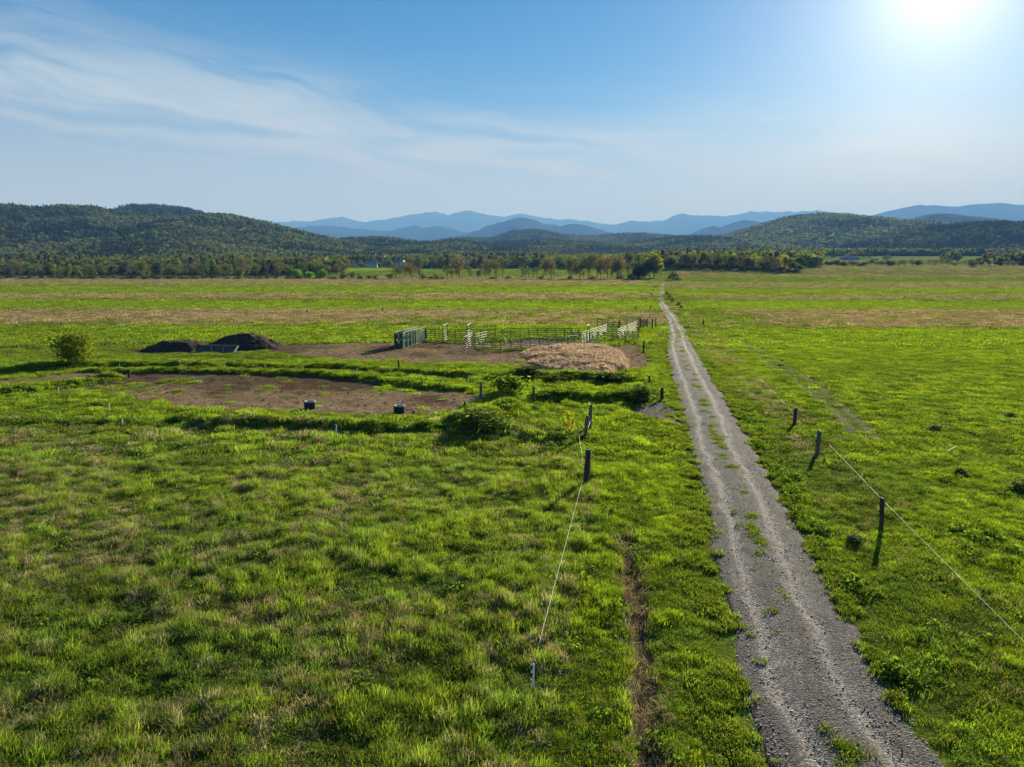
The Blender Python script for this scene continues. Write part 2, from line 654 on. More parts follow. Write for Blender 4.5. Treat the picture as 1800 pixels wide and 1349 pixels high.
M = {}
M['grass'] = leaf_mat('grass_blade', 'inst', 0.58, 0.012, 0.5)
M['dry'] = leaf_mat('dry_blade', 'inst', 0.45, 0.01, 0.5, (1.1, 1.0, 0.72))
M['leaf_i'] = leaf_mat('forest_leaf', 'inst', 0.40, 0.0)
M['leaf_o'] = leaf_mat('tree_leaf', 'object', 0.60, 0.01, 0.5)
M['bark'] = pbr('bark', (0.09, 0.075, 0.06), 0.9, var=0.4, scale=3.0, spec=0.1)
M['post'] = pbr('weathered_post_wood', (0.13, 0.115, 0.10), 0.85, var=0.45, scale=14.0, bump=0.01, bscale=40, spec=0.2)
M['post_dark'] = pbr('dark_post_wood', (0.05, 0.048, 0.045), 0.8, var=0.5, scale=12.0, bump=0.012, bscale=35, spec=0.25)
M['galv'] = pbr('galvanised_steel', (0.16, 0.165, 0.17), 0.62, 0.6, 0.15, 6.0, spec=0.4)
M['darksteel'] = pbr('dull_steel_tube', (0.05, 0.055, 0.055), 0.6, 0.2, 0.3, 5.0, spec=0.5)
M['greenpaint'] = pbr('green_painted_steel', (0.012, 0.10, 0.045), 0.38, 0.0, 0.3, 4.0, spec=0.5)
M['greendark'] = pbr('dark_green_sheet', (0.008, 0.045, 0.028), 0.45, 0.0, 0.3, 4.0, spec=0.4)
M['white'] = pbr('white_plastic', (0.75, 0.75, 0.72), 0.5, 0.0, 0.08, 5.0)
M['orange'] = pbr('orange_plastic', (0.85, 0.12, 0.03), 0.4, 0.0, 0.05, 5.0)
M['rubber'] = pbr('black_rubber', (0.018, 0.018, 0.018), 0.75, 0.0, 0.4, 10.0, bump=0.004, bscale=30)
M['concrete'] = pbr('grey_rim', (0.33, 0.33, 0.32), 0.8, 0.0, 0.2, 12.0)
M['compost'] = pbr('dark_compost', (0.055, 0.040, 0.029), 0.95, 0.0, 0.5, 3.0, bump=0.05, bscale=7.0, spec=0.1, obj=False)
M['straw_ground'] = pbr('old_straw', (0.40, 0.31, 0.245), 0.95, 0.0, 0.5, 2.2, bump=0.05, bscale=9.0, spec=0.1, obj=False)


def mat_water():
    m, N, out = new_mat('tank_water')
    b = N.node('ShaderNodeBsdfPrincipled')
    b.inputs['Base Color'].default_value = (0.01, 0.012, 0.012, 1)
    b.inputs['Roughness'].default_value = 0.05
    N.t.links.new(b.outputs[0], out.inputs[0])
    return m


M['water'] = mat_water()


def mat_ground():
    m, N, out = new_mat('pasture_soil_and_turf')
    b = N.node('ShaderNodeBsdfDiffuse')
    col = N.node('ShaderNodeAttribute', attribute_name='cover_colour').outputs['Color']
    pos = N.node('ShaderNodeNewGeometry').outputs['Position']
    n1 = N.noise(pos, 1.6, 6.0, 0.65)
    n2 = N.noise(pos, 9.0, 5.0, 0.7)
    k = N.math('MULTIPLY', N.math('MULTIPLY_ADD', N.ramp(n1, 0.25, 0.75), 0.7, 0.62), N.math('MULTIPLY_ADD', N.ramp(n2, 0.25, 0.75), 0.8, 0.55))
    N.put(b.inputs[0], N.mixc(1.0, col, N.combine(k, k, k), 'MULTIPLY'))
    bn = N.node('ShaderNodeBump')
    bn.inputs['Strength'].default_value = 1.0
    bn.inputs['Distance'].default_value = 0.06
    N.put(bn.inputs['Height'], N.math('ADD', n1, n2))
    N.t.links.new(bn.outputs[0], b.inputs['Normal'])
    N.t.links.new(b.outputs[0], out.inputs[0])
    return m


def mat_road():
    m, N, out = new_mat('grey_gravel')
    b = N.node('ShaderNodeBsdfPrincipled')
    b.inputs['Roughness'].default_value = 0.9
    b.inputs['Specular IOR Level'].default_value = 0.2
    pos = N.node('ShaderNodeNewGeometry').outputs['Position']
    rut = N.node('ShaderNodeAttribute', attribute_name='wheel_track').outputs['Fac']
    n1 = N.noise(pos, 0.9, 5.0, 0.6)
    n2 = N.noise(pos, 22.0, 4.0, 0.7)
    v = N.node('ShaderNodeTexVoronoi')
    N.put(v.inputs['Vector'], pos)
    v.inputs['Scale'].default_value = 26.0
    ac = N.node('ShaderNodeAttribute', attribute_name='across').outputs['Fac']
    sp = N.node('ShaderNodeSeparateXYZ')
    N.t.links.new(pos, sp.inputs[0])
    streak = N.noise(N.combine(N.math('MULTIPLY', ac, 5.0), N.math('MULTIPLY', sp.outputs[1], 0.16), 0.0), 1.0, 4.0, 0.6)
    mixv = N.math('ADD', N.math('MULTIPLY_ADD', n1, 0.35, N.math('MULTIPLY', rut, 0.40)), N.math('MULTIPLY', streak, 0.55))
    grey = N.mixc(N.ramp(mixv, 0.36, 0.80), (0.070, 0.063, 0.056), (0.235, 0.212, 0.186))
    stone_ = N.math('MULTIPLY_ADD', N.node('ShaderNodeSeparateColor').outputs[0], 0.0, 1.0)
    sc = N.node('ShaderNodeSeparateColor')
    N.t.links.new(v.outputs['Color'], sc.inputs[0])
    k = N.math('MULTIPLY', N.math('MULTIPLY_ADD', N.math('POWER', sc.outputs[0], 2.0), 1.55, 0.48), N.math('MULTIPLY_ADD', N.ramp(n2, 0.3, 0.7), 0.5, 0.75))
    N.put(b.inputs['Base Color'], N.mixc(1.0, grey, N.combine(k, k, k), 'MULTIPLY'))
    bn = N.node('ShaderNodeBump')
    bn.inputs['Strength'].default_value = 1.0
    bn.inputs['Distance'].default_value = 0.02
    N.put(bn.inputs['Height'], N.math('SUBTRACT', n2, N.math('MULTIPLY', v.outputs['Distance'], 1.2)))
    N.t.links.new(bn.outputs[0], b.inputs['Normal'])
    N.t.links.new(b.outputs[0], out.inputs[0])
    return m


def mat_stone():
    m, N, out = new_mat('loose_gravel_stone')
    b = N.node('ShaderNodeBsdfPrincipled')
    b.inputs['Roughness'].default_value = 0.7
    N.put(b.inputs['Base Color'], N.node('ShaderNodeAttribute', attribute_type='INSTANCER', attribute_name='tint').outputs['Color'])
    N.t.links.new(b.outputs[0], out.inputs[0])
    return m


def mat_hill(name, a, c, scale):
    m, N, out = new_mat(name)
    b = N.node('ShaderNodeBsdfDiffuse')
    pos = N.node('ShaderNodeNewGeometry').outputs['Position']
    n1 = N.noise(pos, scale, 6.0, 0.65)
    N.put(b.inputs[0], N.mixc(N.ramp(n1, 0.35, 0.65), a, c))
    N.t.links.new(b.outputs[0], out.inputs[0])
    return m


M['ground'] = mat_ground()
M['road'] = mat_road()
M['hill'] = mat_hill('hill_forest_floor', (0.022, 0.03, 0.018), (0.04, 0.045, 0.025), 0.02)
M['mount'] = mat_hill('mountain_forest', (0.018, 0.026, 0.02), (0.035, 0.042, 0.03), 0.0012)
M['stone'] = mat_stone()


# ------------------------------------------------------------------ ground sheet
GREEN_LUSH = np.array([0.225, 0.315, 0.016])
GREEN_MID = np.array([0.18, 0.24, 0.026])
GREEN_DARK = np.array([0.095, 0.135, 0.020])
TAN = np.array([0.42, 0.345, 0.205])
TAN_G = np.array([0.20, 0.165, 0.11])
DIRT_C = np.array([0.27, 0.185, 0.115])
DIRT_D = np.array([0.115, 0.078, 0.050])
CHIP = np.array([0.34, 0.27, 0.18])


def build_ground():
    ys = [-4000.0, -600.0, -60.0, -20.0]
    y = -8.0
    while y < 450:
        ys.append(y)
        y = y + max((y + 12) * 0.0072, 0.03)
    while y < 2400:
        ys.append(y)
        y *= 1.03
    while y < 45000:
        ys.append(y)
        y *= 1.25
    ys = np.array(ys)
    t = np.concatenate([[-6, -3.5, -2.2, -1.6], np.linspace(-1.25, 1.25, 520), [1.6, 2.2, 3.5, 6]])
    apex = np.where(ys > -10, ys + 12.0, np.abs(ys))
    X = np.clip(apex[:, None] * t[None, :], -42000.0, 42000.0)
    Y = np.repeat(ys[:, None], len(t), 1)
    Z = np.zeros_like(X)
    colr = np.zeros(X.shape + (3,))
    nr = len(ys)
    for s in range(0, nr, 60):
        sl = slice(s, min(nr, s + 60))
        x = X[sl].ravel()
        yy = Y[sl].ravel()
        Z[sl] = T(x, yy).reshape(X[sl].shape)
        dirt, dry, lush, corral, n1, n2, n3, rx = zones(x, yy)
        far = sstep(420, 700, yy)
        c = GREEN_MID * 0.5 + (GREEN_DARK * 0.5) * n1[:, None]
        c = c * (1 - lush[:, None]) + GREEN_LUSH * 0.75 * lush[:, None]
        c = c * (1 - 0.75 * dry[:, None]) + TAN_G * 0.75 * dry[:, None]
        cf = GREEN_LUSH * (0.9 + 0.35 * n3[:, None])
        a = x / np.maximum(yy, 1)
        fdry = sstep(0.30, 0.40, a) * 0.55 + sstep(-0.10, -0.22, a) * sstep(720, 600, yy) * 0.9
        cf = cf * (1 - fdry[:, None]) + np.array([0.13, 0.13, 0.07]) * fdry[:, None]
        c = c * (1 - far[:, None]) + cf * far[:, None]
        dc = DIRT_D + (DIRT_C - DIRT_D) * sstep(0.35, 0.6, 0.5 * n1 + 0.5 * n2)[:, None]
        heap = sstep(-1, 1.5, sd_poly(x, yy, HEAPZONE))[:, None]
        dc = dc * (1 - heap) + DIRT_D * 0.5 * heap
        apron = sstep(-1.0, 0.6, sd_poly(x, yy, TURNIN))[:, None]
        dc = dc * (1 - apron) + np.array([0.21, 0.19, 0.165]) * apron
        c = c * (1 - dirt[:, None]) + dc * dirt[:, None]
        c = c * (1 - corral[:, None]) + CHIP * corral[:, None]
        dt, _ = pl_dist(x, yy, TRAIL)
        tr = np.exp(-(dt / 0.3) ** 2)[:, None]
        c = c * (1 - tr) + np.array([0.16, 0.12, 0.08]) * tr
        ta, _ = pl_dist(x, yy, TRACK_A)
        tb, _ = pl_dist(x, yy, TRACK_B)
        tk = 0.8 * np.exp(-(np.minimum(ta, tb) / 0.3) ** 2)[:, None]
        c = c * (1 - tk) + np.array([0.26, 0.24, 0.15]) * tk
        colr[sl] = c.reshape(X[sl].shape + (3,))
    nc = len(t)
    idx = np.arange(nr * nc).reshape(nr, nc)
    f = np.stack([idx[:-1, :-1], idx[:-1, 1:], idx[1:, 1:], idx[1:, :-1]], -1).reshape(-1, 4)
    me = mesh_np('ground', np.stack([X, Y, Z], -1).reshape(-1, 3), f, M['ground'], True)
    attr(me, 'cover_colour', 'FLOAT_COLOR', np.concatenate([colr.reshape(-1, 3), np.ones((nr * nc, 1))], 1))
    tag(add('ground', me), 'green pasture plain with dry strips and bare dirt yards', kind='structure')


build_ground()


def build_road():
    y = -30.0
    ys = []
    while y < RY[-1]:
        ys.append(y)
        y += max(0.10, (y + 6) * 0.006)
    ys.append(RY[-1])
    ys = np.array(ys)
    nC = 44
    s = np.linspace(-0.06, 1.06, nC)
    l, r = road_lr(ys)
    edge = (fbm(ys / 1.3, ys * 0 + 3, 91, 3) - 0.5) * 0.5
    edge2 = (fbm(ys / 1.3, ys * 0 + 8, 92, 3) - 0.5) * 0.5
    l = l + edge
    r = r + edge2
    X = l[:, None] + (r - l)[:, None] * s[None, :]
    Y = np.repeat(ys[:, None], nC, 1)
    w = (r - l)[:, None]
    across = s[None, :] * w
    wob = (fbm(ys / 9, ys * 0, 93, 2) - 0.5)[:, None] * 0.35
    c1 = w * 0.27 + wob
    c2 = w * 0.71 + wob
    rut = np.exp(-((across - c1) / 0.21) ** 2) + np.exp(-((across - c2) / 0.21) ** 2)
    crown = 0.09 * (1 - (2 * s[None, :] - 1) ** 2)
    Z = T(X.ravel(), Y.ravel(), False).reshape(X.shape) * 0 + np.interp(Y, PLAIN_Y, PLAIN_Z)
    Z = Z + crown - 0.075 * rut - 0.02 + 0.035 * (fbm(X / 0.5, Y / 0.5, 95, 3) - 0.5)
    Z = np.where((s[None, :] < 0) | (s[None, :] > 1), Z - 0.12, Z)
    far = sstep(70, 160, Y)
    Z = Z + far * (fbm(X / 60, Y / 60, 31, 2) - 0.5) * 0.5 + 0.02 * sstep(60, 150, Y)
    idx = np.arange(len(ys) * nC).reshape(len(ys), nC)
    f = np.stack([idx[:-1, :-1], idx[:-1, 1:], idx[1:, 1:], idx[1:, :-1]], -1).reshape(-1, 4)
    me = mesh_np('gravel_road', np.stack([X, Y, Z], -1).reshape(-1, 3), f, M['road'], True)
    attr(me, 'wheel_track', 'FLOAT', np.clip(rut, 0, 1))
    attr(me, 'across', 'FLOAT', across + wob)
    tag(add('gravel_road', me), 'grey two-track gravel farm road running to the horizon', kind='structure')


build_road()


# ------------------------------------------------------------------ instancing of uncountable cover
def template_collection(name, objs):
    c = bpy.data.collections.new(name)
    for o in objs:
        c.objects.link(o)
    return c


def scatter(name, pts, rot, scl, idx, tint, templates, label, cat):
    me = bpy.data.meshes.new(name)
    me.vertices.add(len(pts))
    me.vertices.foreach_set('co', np.asarray(pts, np.float32).ravel())
    attr(me, 'rot', 'FLOAT_VECTOR', rot)
    attr(me, 'scl', 'FLOAT_VECTOR', scl)
    attr(me, 'idx', 'INT', idx)
    attr(me, 'tint', 'FLOAT_COLOR', np.concatenate([tint, np.ones((len(pts), 1))], 1))
    o = add(name, me)
    tag(o, label, cat, kind='stuff')
    objs = []
    for i, tm in enumerate(templates):
        objs.append(bpy.data.objects.new('%s_piece_%02d' % (name, i), tm))
    col = template_collection(name + '_pieces', objs)
    g = bpy.data.node_groups.new(name + '_spread', 'GeometryNodeTree')
    g.interface.new_socket('Geometry', in_out='INPUT', socket_type='NodeSocketGeometry')
    g.interface.new_socket('Geometry', in_out='OUTPUT', socket_type='NodeSocketGeometry')
    gi = g.nodes.new('NodeGroupInput')
    go = g.nodes.new('NodeGroupOutput')
    ci = g.nodes.new('GeometryNodeCollectionInfo')
    ci.inputs['Collection'].default_value = col
    ci.inputs['Separate Children'].default_value = True
    ci.inputs['Reset Children'].default_value = True
    ip = g.nodes.new('GeometryNodeInstanceOnPoints')
    ip.inputs['Pick Instance'].default_value = True

    def named(nm, typ):
        n = g.nodes.new('GeometryNodeInputNamedAttribute')
        n.data_type = typ
        n.inputs['Name'].default_value = nm
        return n.outputs[0]
    g.links.new(gi.outputs[0], ip.inputs['Points'])
    g.links.new(ci.outputs[0], ip.inputs['Instance'])
    g.links.new(named('idx', 'INT'), ip.inputs['Instance Index'])
    g.links.new(named('rot', 'FLOAT_VECTOR'), ip.inputs['Rotation'])
    g.links.new(named('scl', 'FLOAT_VECTOR'), ip.inputs['Scale'])
    g.links.new(ip.outputs[0], go.inputs[0])
    md = o.modifiers.new('spread', 'NODES')
    md.node_group = g
    return o


def tuft_mesh(name, rng, n, rad, hmin, hmax, w, lean=0.5, mat=None, droop=0.35):
    """a patch of curved blades"""
    a = rng.uniform(0, 2 * np.pi, n)
    q = rad * np.sqrt(rng.uniform(0, 1, n))
    bx = q * np.cos(a)
    by = q * np.sin(a)
    d = rng.uniform(0, 2 * np.pi, n)
    h = rng.uniform(hmin, hmax, n) * (1 - 0.35 * (q / rad) ** 2)
    ln = h * lean * rng.uniform(0.2, 1.3, n)
    f = rng.uniform(0, 2 * np.pi, n)
    sx = np.cos(f) * w * rng.uniform(.6, 1.3, n) / 2
    sy = np.sin(f) * w * rng.uniform(.6, 1.3, n) / 2
    lx = np.cos(d) * ln
    ly = np.sin(d) * ln
    z0 = np.full(n, -0.05)
    V = np.zeros((n, 5, 3))
    V[:, 0] = np.stack([bx - sx, by - sy, z0], 1)
    V[:, 1] = np.stack([bx + sx, by + sy, z0], 1)
    V[:, 2] = np.stack([bx + lx * .35 + sx * .9, by + ly * .35 + sy * .9, h * .62], 1)
    V[:, 3] = np.stack([bx + lx * .35 - sx * .9, by + ly * .35 - sy * .9, h * .62], 1)
    V[:, 4] = np.stack([bx + lx, by + ly, h * (1 - droop * rng.uniform(0, .6, n))], 1)
    b = np.arange(n)[:, None] * 5
    quads = b + np.array([[0, 1, 2, 3]])
    tris = b + np.array([[3, 2, 4]])
    return mesh_np(name, V.reshape(-1, 3), [quads, tris], mat or M['grass'])


def leaf_clump_mesh(name, rng, n, rad, h, leaf, mat):
    """low broad-leaved weed"""
    a = rng.uniform(0, 2 * np.pi, n)
    q = rad * np.sqrt(rng.uniform(0, 1, n))
    c = np.stack([q * np.cos(a), q * np.sin(a), h * (1 - (q / rad) ** 2) * rng.uniform(.35, 1.0, n)], 1)
    return mesh_np(name, *leaf_quads(c, leaf, rng, up=0.5), mat)


def leaf_quads(c, size, rng, up=0.0, elong=1.4):
    n = len(c)
    nrm = rng.normal(size=(n, 3))
    nrm[:, 2] += up * 2
    nrm /= np.linalg.norm(nrm, axis=1)[:, None] + 1e-9
    u = np.cross(nrm, rng.normal(size=(n, 3)))
    u /= np.linalg.norm(u, axis=1)[:, None] + 1e-9
    v = np.cross(nrm, u)
    s = size * rng.uniform(.6, 1.35, n)[:, None] * 0.5
    V = np.zeros((n, 4, 3))
    V[:, 0] = c - u * s * elong
    V[:, 1] = c - v * s * 0.75 + nrm * s * .15
    V[:, 2] = c + u * s * elong
    V[:, 3] = c + v * s * 0.75 + nrm * s * .15
    f = np.arange(n)[:, None] * 4 + np.array([[0, 1, 2, 3]])
    return V.reshape(-1, 3), f


def field_points(y0, y1, dens, half=0.86, extra=4.0):
    area = half * (y1 * y1 - y0 * y0) + 2 * extra * (y1 - y0)
    n = int(area * dens)
    # y density proportional to the width of the wedge
    t = RNG.uniform(0, 1, n)
    a = half
    b = extra
    c0 = a * y0 * y0 + 2 * b * y0
    c = c0 + t * (a * y1 * y1 + 2 * b * y1 - c0)
    y = (-b + np.sqrt(b * b + a * c)) / a
    x = RNG.uniform(-1, 1, n) * (half * y + extra)
    return x, y


def side_of_fence(x, y):
    """+ to the right of the left-hand wire fence"""
    py = np.array([p[1] for p in FENCE_L])
    px = np.array([p[0] for p in FENCE_L])
    return x - np.interp(y, py, px)


def grass_band(y0, y1, dens, size, keep_far=False):
    x, y = field_points(y0, y1, dens)
    dirt, dry, lush, corral, n1, n2, n3, rx = zones(x, y)
    rs = road_sd(x, y)
    clump = fbm(x / 0.9, y / 0.9, 5, 3)
    tus = fbm(x / 0.45, y / 0.45, 15, 3)
    n = len(x)
    u = RNG.uniform(0, 1, n)
    keep = np.ones(n, bool)
    keep &= ~((dirt > 0.25) & (u < np.clip(dirt * 1.25, 0, 0.985)))
    keep &= ~((corral > 0.3) & (u < 0.96))
    redge = rs + (fbm(x / 0.9, y / 0.9, 44, 3) - 0.5) * 1.3
    keep &= ~((redge > -0.22) | (rs > np.where(rx < 0, -0.34, -0.04) - 0.12 * (y > 32)))
    shoulder = sstep(-1.6, -0.1, redge)      # thin growth beside the road
    keep &= ~((shoulder > 0) & (u < shoulder * 0.75) & (rx < 0))
    dt, _ = pl_dist(x, y, TRAIL)
    tw = 0.24 + 0.26 * fbm(y / 1.1, y * 0, 46, 2)
    keep &= ~((dt < tw) & (u < 0.97))
    ta, _ = pl_dist(x, y, TRACK_A)
    tb, _ = pl_dist(x, y, TRACK_B)
    keep &= ~(np.minimum(ta, tb) < 0.30 + 0.14 * n1)
    track = np.exp(-(np.minimum(ta, tb) / 0.40) ** 2)
    keep &= ~(u < track * 1.15)
    sf = side_of_fence(x, y)
    meadow = np.where((rx < 0) & (sf < 0.6) & (y < P(600, 742)[1]), 1.0, 0.0)
    right = (rx > 0) * 1.0
    # height
    h = 0.62 + 0.55 * n1
    h = np.where(meadow > 0, 0.52 + 0.90 * sstep(0.3, 0.7, clump) + 0.2 * n2, h)
    h = np.where((meadow == 0) & (right == 0), 0.55 + 0.7 * sstep(.3, .7, clump), h)
    h = np.where(right > 0, 0.5 + 0.35 * sstep(.3, .75, clump), h)
    h = h * np.where(y < 60, (0.55 + 0.9 * fbm(x / 2.6, y / 2.6, 141, 3)) * RNG.uniform(.6, 1.35, n), 1.0)
    h = h * (1 - 0.55 * shoulder) * (1 - 0.5 * dirt) * (1 - 0.5 * track)
    h = h * (1 - 0.35 * lush * sstep(60, 100, y))
    mshade = np.where(meadow > 0, 1.22, 1.0)[:, None] * np.array([[1.0, 1.0, 1.1]])
    for pts, bh, w in BANKS:
        d, t = pl_dist(x, y, pts)
        h = h * (1 + 0.12 * np.exp(-(d / w) ** 2))
    # colour
    k = sstep(0.30, 0.68, 0.45 * clump + 0.3 * tus + 0.25 * n2)[:, None]
    c = GREEN_DARK * (1 - k) + GREEN_MID * 1.05 * k
    lx = np.clip(lush + 0.75 * (meadow == 0) * (right == 0) * (y < 70) + 0.6 * right * (y < 90), 0, 1)[:, None]
    c = c * (1 - lx * .75) + (GREEN_LUSH * (0.7 + 0.5 * k)) * lx * .75
    c = np.where((meadow > 0)[:, None], c * mshade, c)
    # darker weedy belt under the right-hand wire
    dfr, _ = pl_dist(x, y, FENCE_R)
    belt = (np.exp(-(dfr / 2.0) ** 2) * sstep(0.38, 0.6, n1) * (y < 45))[:, None] * 0.6
    c = c * (1 - belt) + np.array([0.055, 0.075, 0.028]) * belt
    # dead stalks in the old meadow, most towards the left front
    am = x / np.maximum(y, 1)
    dm = meadow * sstep(0.50, 0.72, fbm(x / 2.2, y / 2.2, 61, 3) + 0.08 * sstep(40, 14, y) + 0.05 * sstep(-.1, -.6, am)) * 0.30 + meadow * 0.05
    dv = np.maximum(np.clip(dry * 1.05, 0, .92), dm)
    pick = (RNG.uniform(0, 1, n) < dv)[:, None]
    tanc = np.where((y < 60)[:, None], np.array([0.38, 0.36, 0.19]), TAN)
    c = np.where(pick, tanc * RNG.uniform(.6, 1.1, (n, 1)), c)
    jit = np.where((y < 60)[:, None], RNG.uniform(0.55, 1.6, (n, 1)), RNG.uniform(0.75, 1.3, (n, 1)))
    c = c * jit * (1 + RNG.normal(0, .06, (n, 3)))
    # cool green weeds here and there
    cool = (fbm(x / 2.7, y / 2.7, 64, 3) > 0.62)[:, None] & ~pick
    c = np.where(cool, c * np.array([0.88, 0.93, 1.25]), c)
    c = np.clip(c, 0.004, 0.6)
    x, y, h, c = x[keep], y[keep], h[keep], c[keep]
    n = len(x)
    z = T(x, y)
    rot = np.stack([RNG.normal(0, .10, n), RNG.normal(0, .10, n), RNG.uniform(0, 6.283, n)], 1)
    sx = size * RNG.uniform(.8, 1.25, n)
    scl = np.stack([sx, sx, h * RNG.uniform(.8, 1.2, n)], 1)
    return np.stack([x, y, z], 1), rot, scl, c, pick[keep][:, 0]


def build_grass():
    near_t = [tuft_mesh('near_tuft_%d' % i, RNG, 72, 0.21, 0.09, 0.25, 0.0115, 0.8) for i in range(5)]
    mid_t = [tuft_mesh('mid_patch_%d' % i, RNG, 120, 0.46, 0.11, 0.25, 0.024, 0.8) for i in range(4)]
    far_t = [tuft_mesh('far_patch_%d' % i, RNG, 130, 1.6, 0.18, 0.36, 0.085, 0.8) for i in range(3)]
    def both(ts):
        out = list(ts)
        for t_ in ts:
            q = t_.copy()
            q.materials[0] = M['dry']
            out.append(q)
        return out

    def pick_idx(B_, k):
        return RNG.integers(0, k, len(B_[0])) + np.where(B_[4], k, 0)
    near_t, mid_t, far_t = both(near_t), both(mid_t), both(far_t)
    A = grass_band(7.5, 33, 36, 1.0)
    scatter('meadow_grass', A[0], A[1], A[2], pick_idx(A, 5), A[3], near_t, 'green tufted meadow grass in the foreground', 'grass')
    B = grass_band(32, 82, 8.5, 1.0)
    scatter('pasture_grass', B[0], B[1], B[2], pick_idx(B, 4), B[3], mid_t, 'green pasture grass around the yard and paddock', 'grass')
    C1 = grass_band(80, 185, 1.05, 0.9)
    C2 = grass_band(183, 540, 0.22, 1.7)
    C3 = grass_band(540, 800, 0.05, 3.2)
    CC = [np.concatenate([a, b, c]) for a, b, c in zip(C1, C2, C3)]
    scatter('field_grass', CC[0], CC[1], CC[2], pick_idx(CC, 3), CC[3], far_t, 'green and straw coloured grass of the far field strips', 'grass')


build_grass()


def build_verge():
    """weeds in and beside the road, stalks in the meadow, stones on the road"""
    weed = [leaf_clump_mesh('weed_%d' % i, RNG, 80, 0.26, 0.20, 0.06, M['grass']) for i in range(3)]
    low = [tuft_mesh('low_tuft_%d' % i, RNG, 40, 0.14, 0.05, 0.13, 0.014, 0.9) for i in range(3)]
    # strip of short growth between the wheel tracks
    n = 5200
    y = 9 + 115 * RNG.uniform(0, 1, n) ** 1.5
    l, r = road_lr(y)
    s = 0.49 + RNG.normal(0, 0.045, n) + 0.10 * (fbm(y / 9, y * 0, 93, 2) - 0.5)
    x = l + (r - l) * s
    ok = fbm(x / 0.55, y / 0.8, 101, 3) > np.where(y < 30, 0.62, np.where(y < 48, 0.57, 0.63))
    x1, y1 = x[ok], y[ok]
    # ragged growth on both shoulders
    n = 9000
    y = 9 + 90 * RNG.uniform(0, 1, n) ** 1.4
    l, r = road_lr(y)
    left = RNG.uniform(0, 1, n) < 0.6
    x = np.where(left, l + RNG.normal(-0.42, 0.28, n), r + RNG.normal(0.18, 0.16, n))
    ok = fbm(x / 0.6, y / 0.6, 103, 3) > 0.50
    x2, y2 = x[ok], y[ok]
    x = np.concatenate([x1, x2])
    y = np.concatenate([y1, y2])
    n = len(x)
    z = np.interp(y, PLAIN_Y, PLAIN_Z) + 0.02
    c = GREEN_MID * RNG.uniform(0.6, 1.3, (n, 1))
    sc = RNG.uniform(.6, 1.5, n)
    scatter('road_weeds', np.stack([x, y, z], 1), np.stack([RNG.normal(0, .1, n), RNG.normal(0, .1, n), RNG.uniform(0, 6.28, n)], 1),
            np.stack([sc, sc, sc], 1), RNG.integers(0, 3, n), c, low, 'short green tufts growing along the gravel road', 'weeds')
    # lusher leafy weeds on the right verge, on the banks and dotted over the paddock edge
    n = 620
    y = 9 + 60 * RNG.uniform(0, 1, n) ** 1.5
    l, r = road_lr(y)
    x = r + np.abs(RNG.normal(0.1, 0.4, n)) + 0.22
    ok = fbm(x / 1.6, y / 1.6, 105, 2) > 0.56
    xs, yv = [x[ok]], [y[ok]]
    for pts, h, w in BANKS:
        m = int(260)
        t = RNG.uniform(0, len(pts) - 1.001, m)
        i = t.astype(int)
        p = np.array(pts)
        q = p[i] + (p[i + 1] - p[i]) * (t - i)[:, None] + RNG.normal(0, w * 0.6, (m, 2))
        xs.append(q[:, 0])
        yv.append(q[:, 1])
    xx, yy = field_points(30, 75, 0.22)
    dd = zones(xx, yy)[0]
    ok = (fbm(xx / 2.5, yy / 2.5, 107, 3) > 0.56) & (road_sd(xx, yy) < -0.5) & (dd < .8)
    xs.append(xx[ok])
    yv.append(yy[ok])
    xx, yy = field_points(9, 32, 2.2)
    ok = (fbm(xx / 1.8, yy / 1.8, 108, 3) > 0.62) & (road_sd(xx, yy) < -0.5)
    xs.append(xx[ok])
    yv.append(yy[ok])
    x = np.concatenate(xs)
    y = np.concatenate(yv)
    n = len(x)
    c = np.array([0.13, 0.21, 0.018]) * RNG.uniform(0.6, 1.35, (n, 1))
    sc = RNG.uniform(.6, 1.5, n)
    scatter('leafy_weeds', np.stack([x, y, T(x, y)], 1), np.stack([RNG.normal(0, .1, n), RNG.normal(0, .1, n), RNG.uniform(0, 6.28, n)], 1),
            np.stack([sc, sc, sc * RNG.uniform(.7, 1.2, n)], 1), RNG.integers(0, 3, n), c, weed, 'broad-leaved green weeds on banks and verges', 'weeds')
    # dead standing stalks
    stalk = [tuft_mesh('stalk_%d' % i, RNG, 16, 0.20, 0.22, 0.50, 0.009, 0.5, M['dry']) for i in range(4)]
    x, y = field_points(8, 60, 1.6)
    sf = side_of_fence(x, y)
    m = fbm(x / 2.2, y / 2.2, 61, 3) + 0.10 * sstep(34, 12, y) + 0.05 * sstep(-.1, -.6, x / y)
    ok = (sf < 0.2) & (m > 0.585) & (RNG.uniform(0, 1, len(x)) < .7) & (y < P(600, 746)[1])
    dfr, _ = pl_dist(x, y, FENCE_R)
    ok |= (dfr < 1.6) & (fbm(x / 2, y / 2, 66, 2) > 0.52)
    dt, _ = pl_dist(x, y, TRAIL)
    ok |= (dt < 0.5) & (RNG.uniform(0, 1, len(x)) < .9)
    x, y = x[ok], y[ok]
    xt = np.array(TRAIL)
    tt = RNG.uniform(0, len(xt) - 1.001, 260)
    ii = tt.astype(int)
    q = xt[ii] + (xt[ii + 1] - xt[ii]) * (tt - ii)[:, None] + RNG.normal(0, .2, (260, 2))
    x = np.concatenate([x, q[:, 0]])
    y = np.concatenate([y, q[:, 1]])
    n = len(x)
    c = np.array([0.30, 0.255, 0.16]) * RNG.uniform(.6, 1.1, (n, 1))
    tilt = np.concatenate([np.full(n - 260, .22), np.full(260, 1.0)])
    sc = RNG.uniform(.7, 1.2, n)
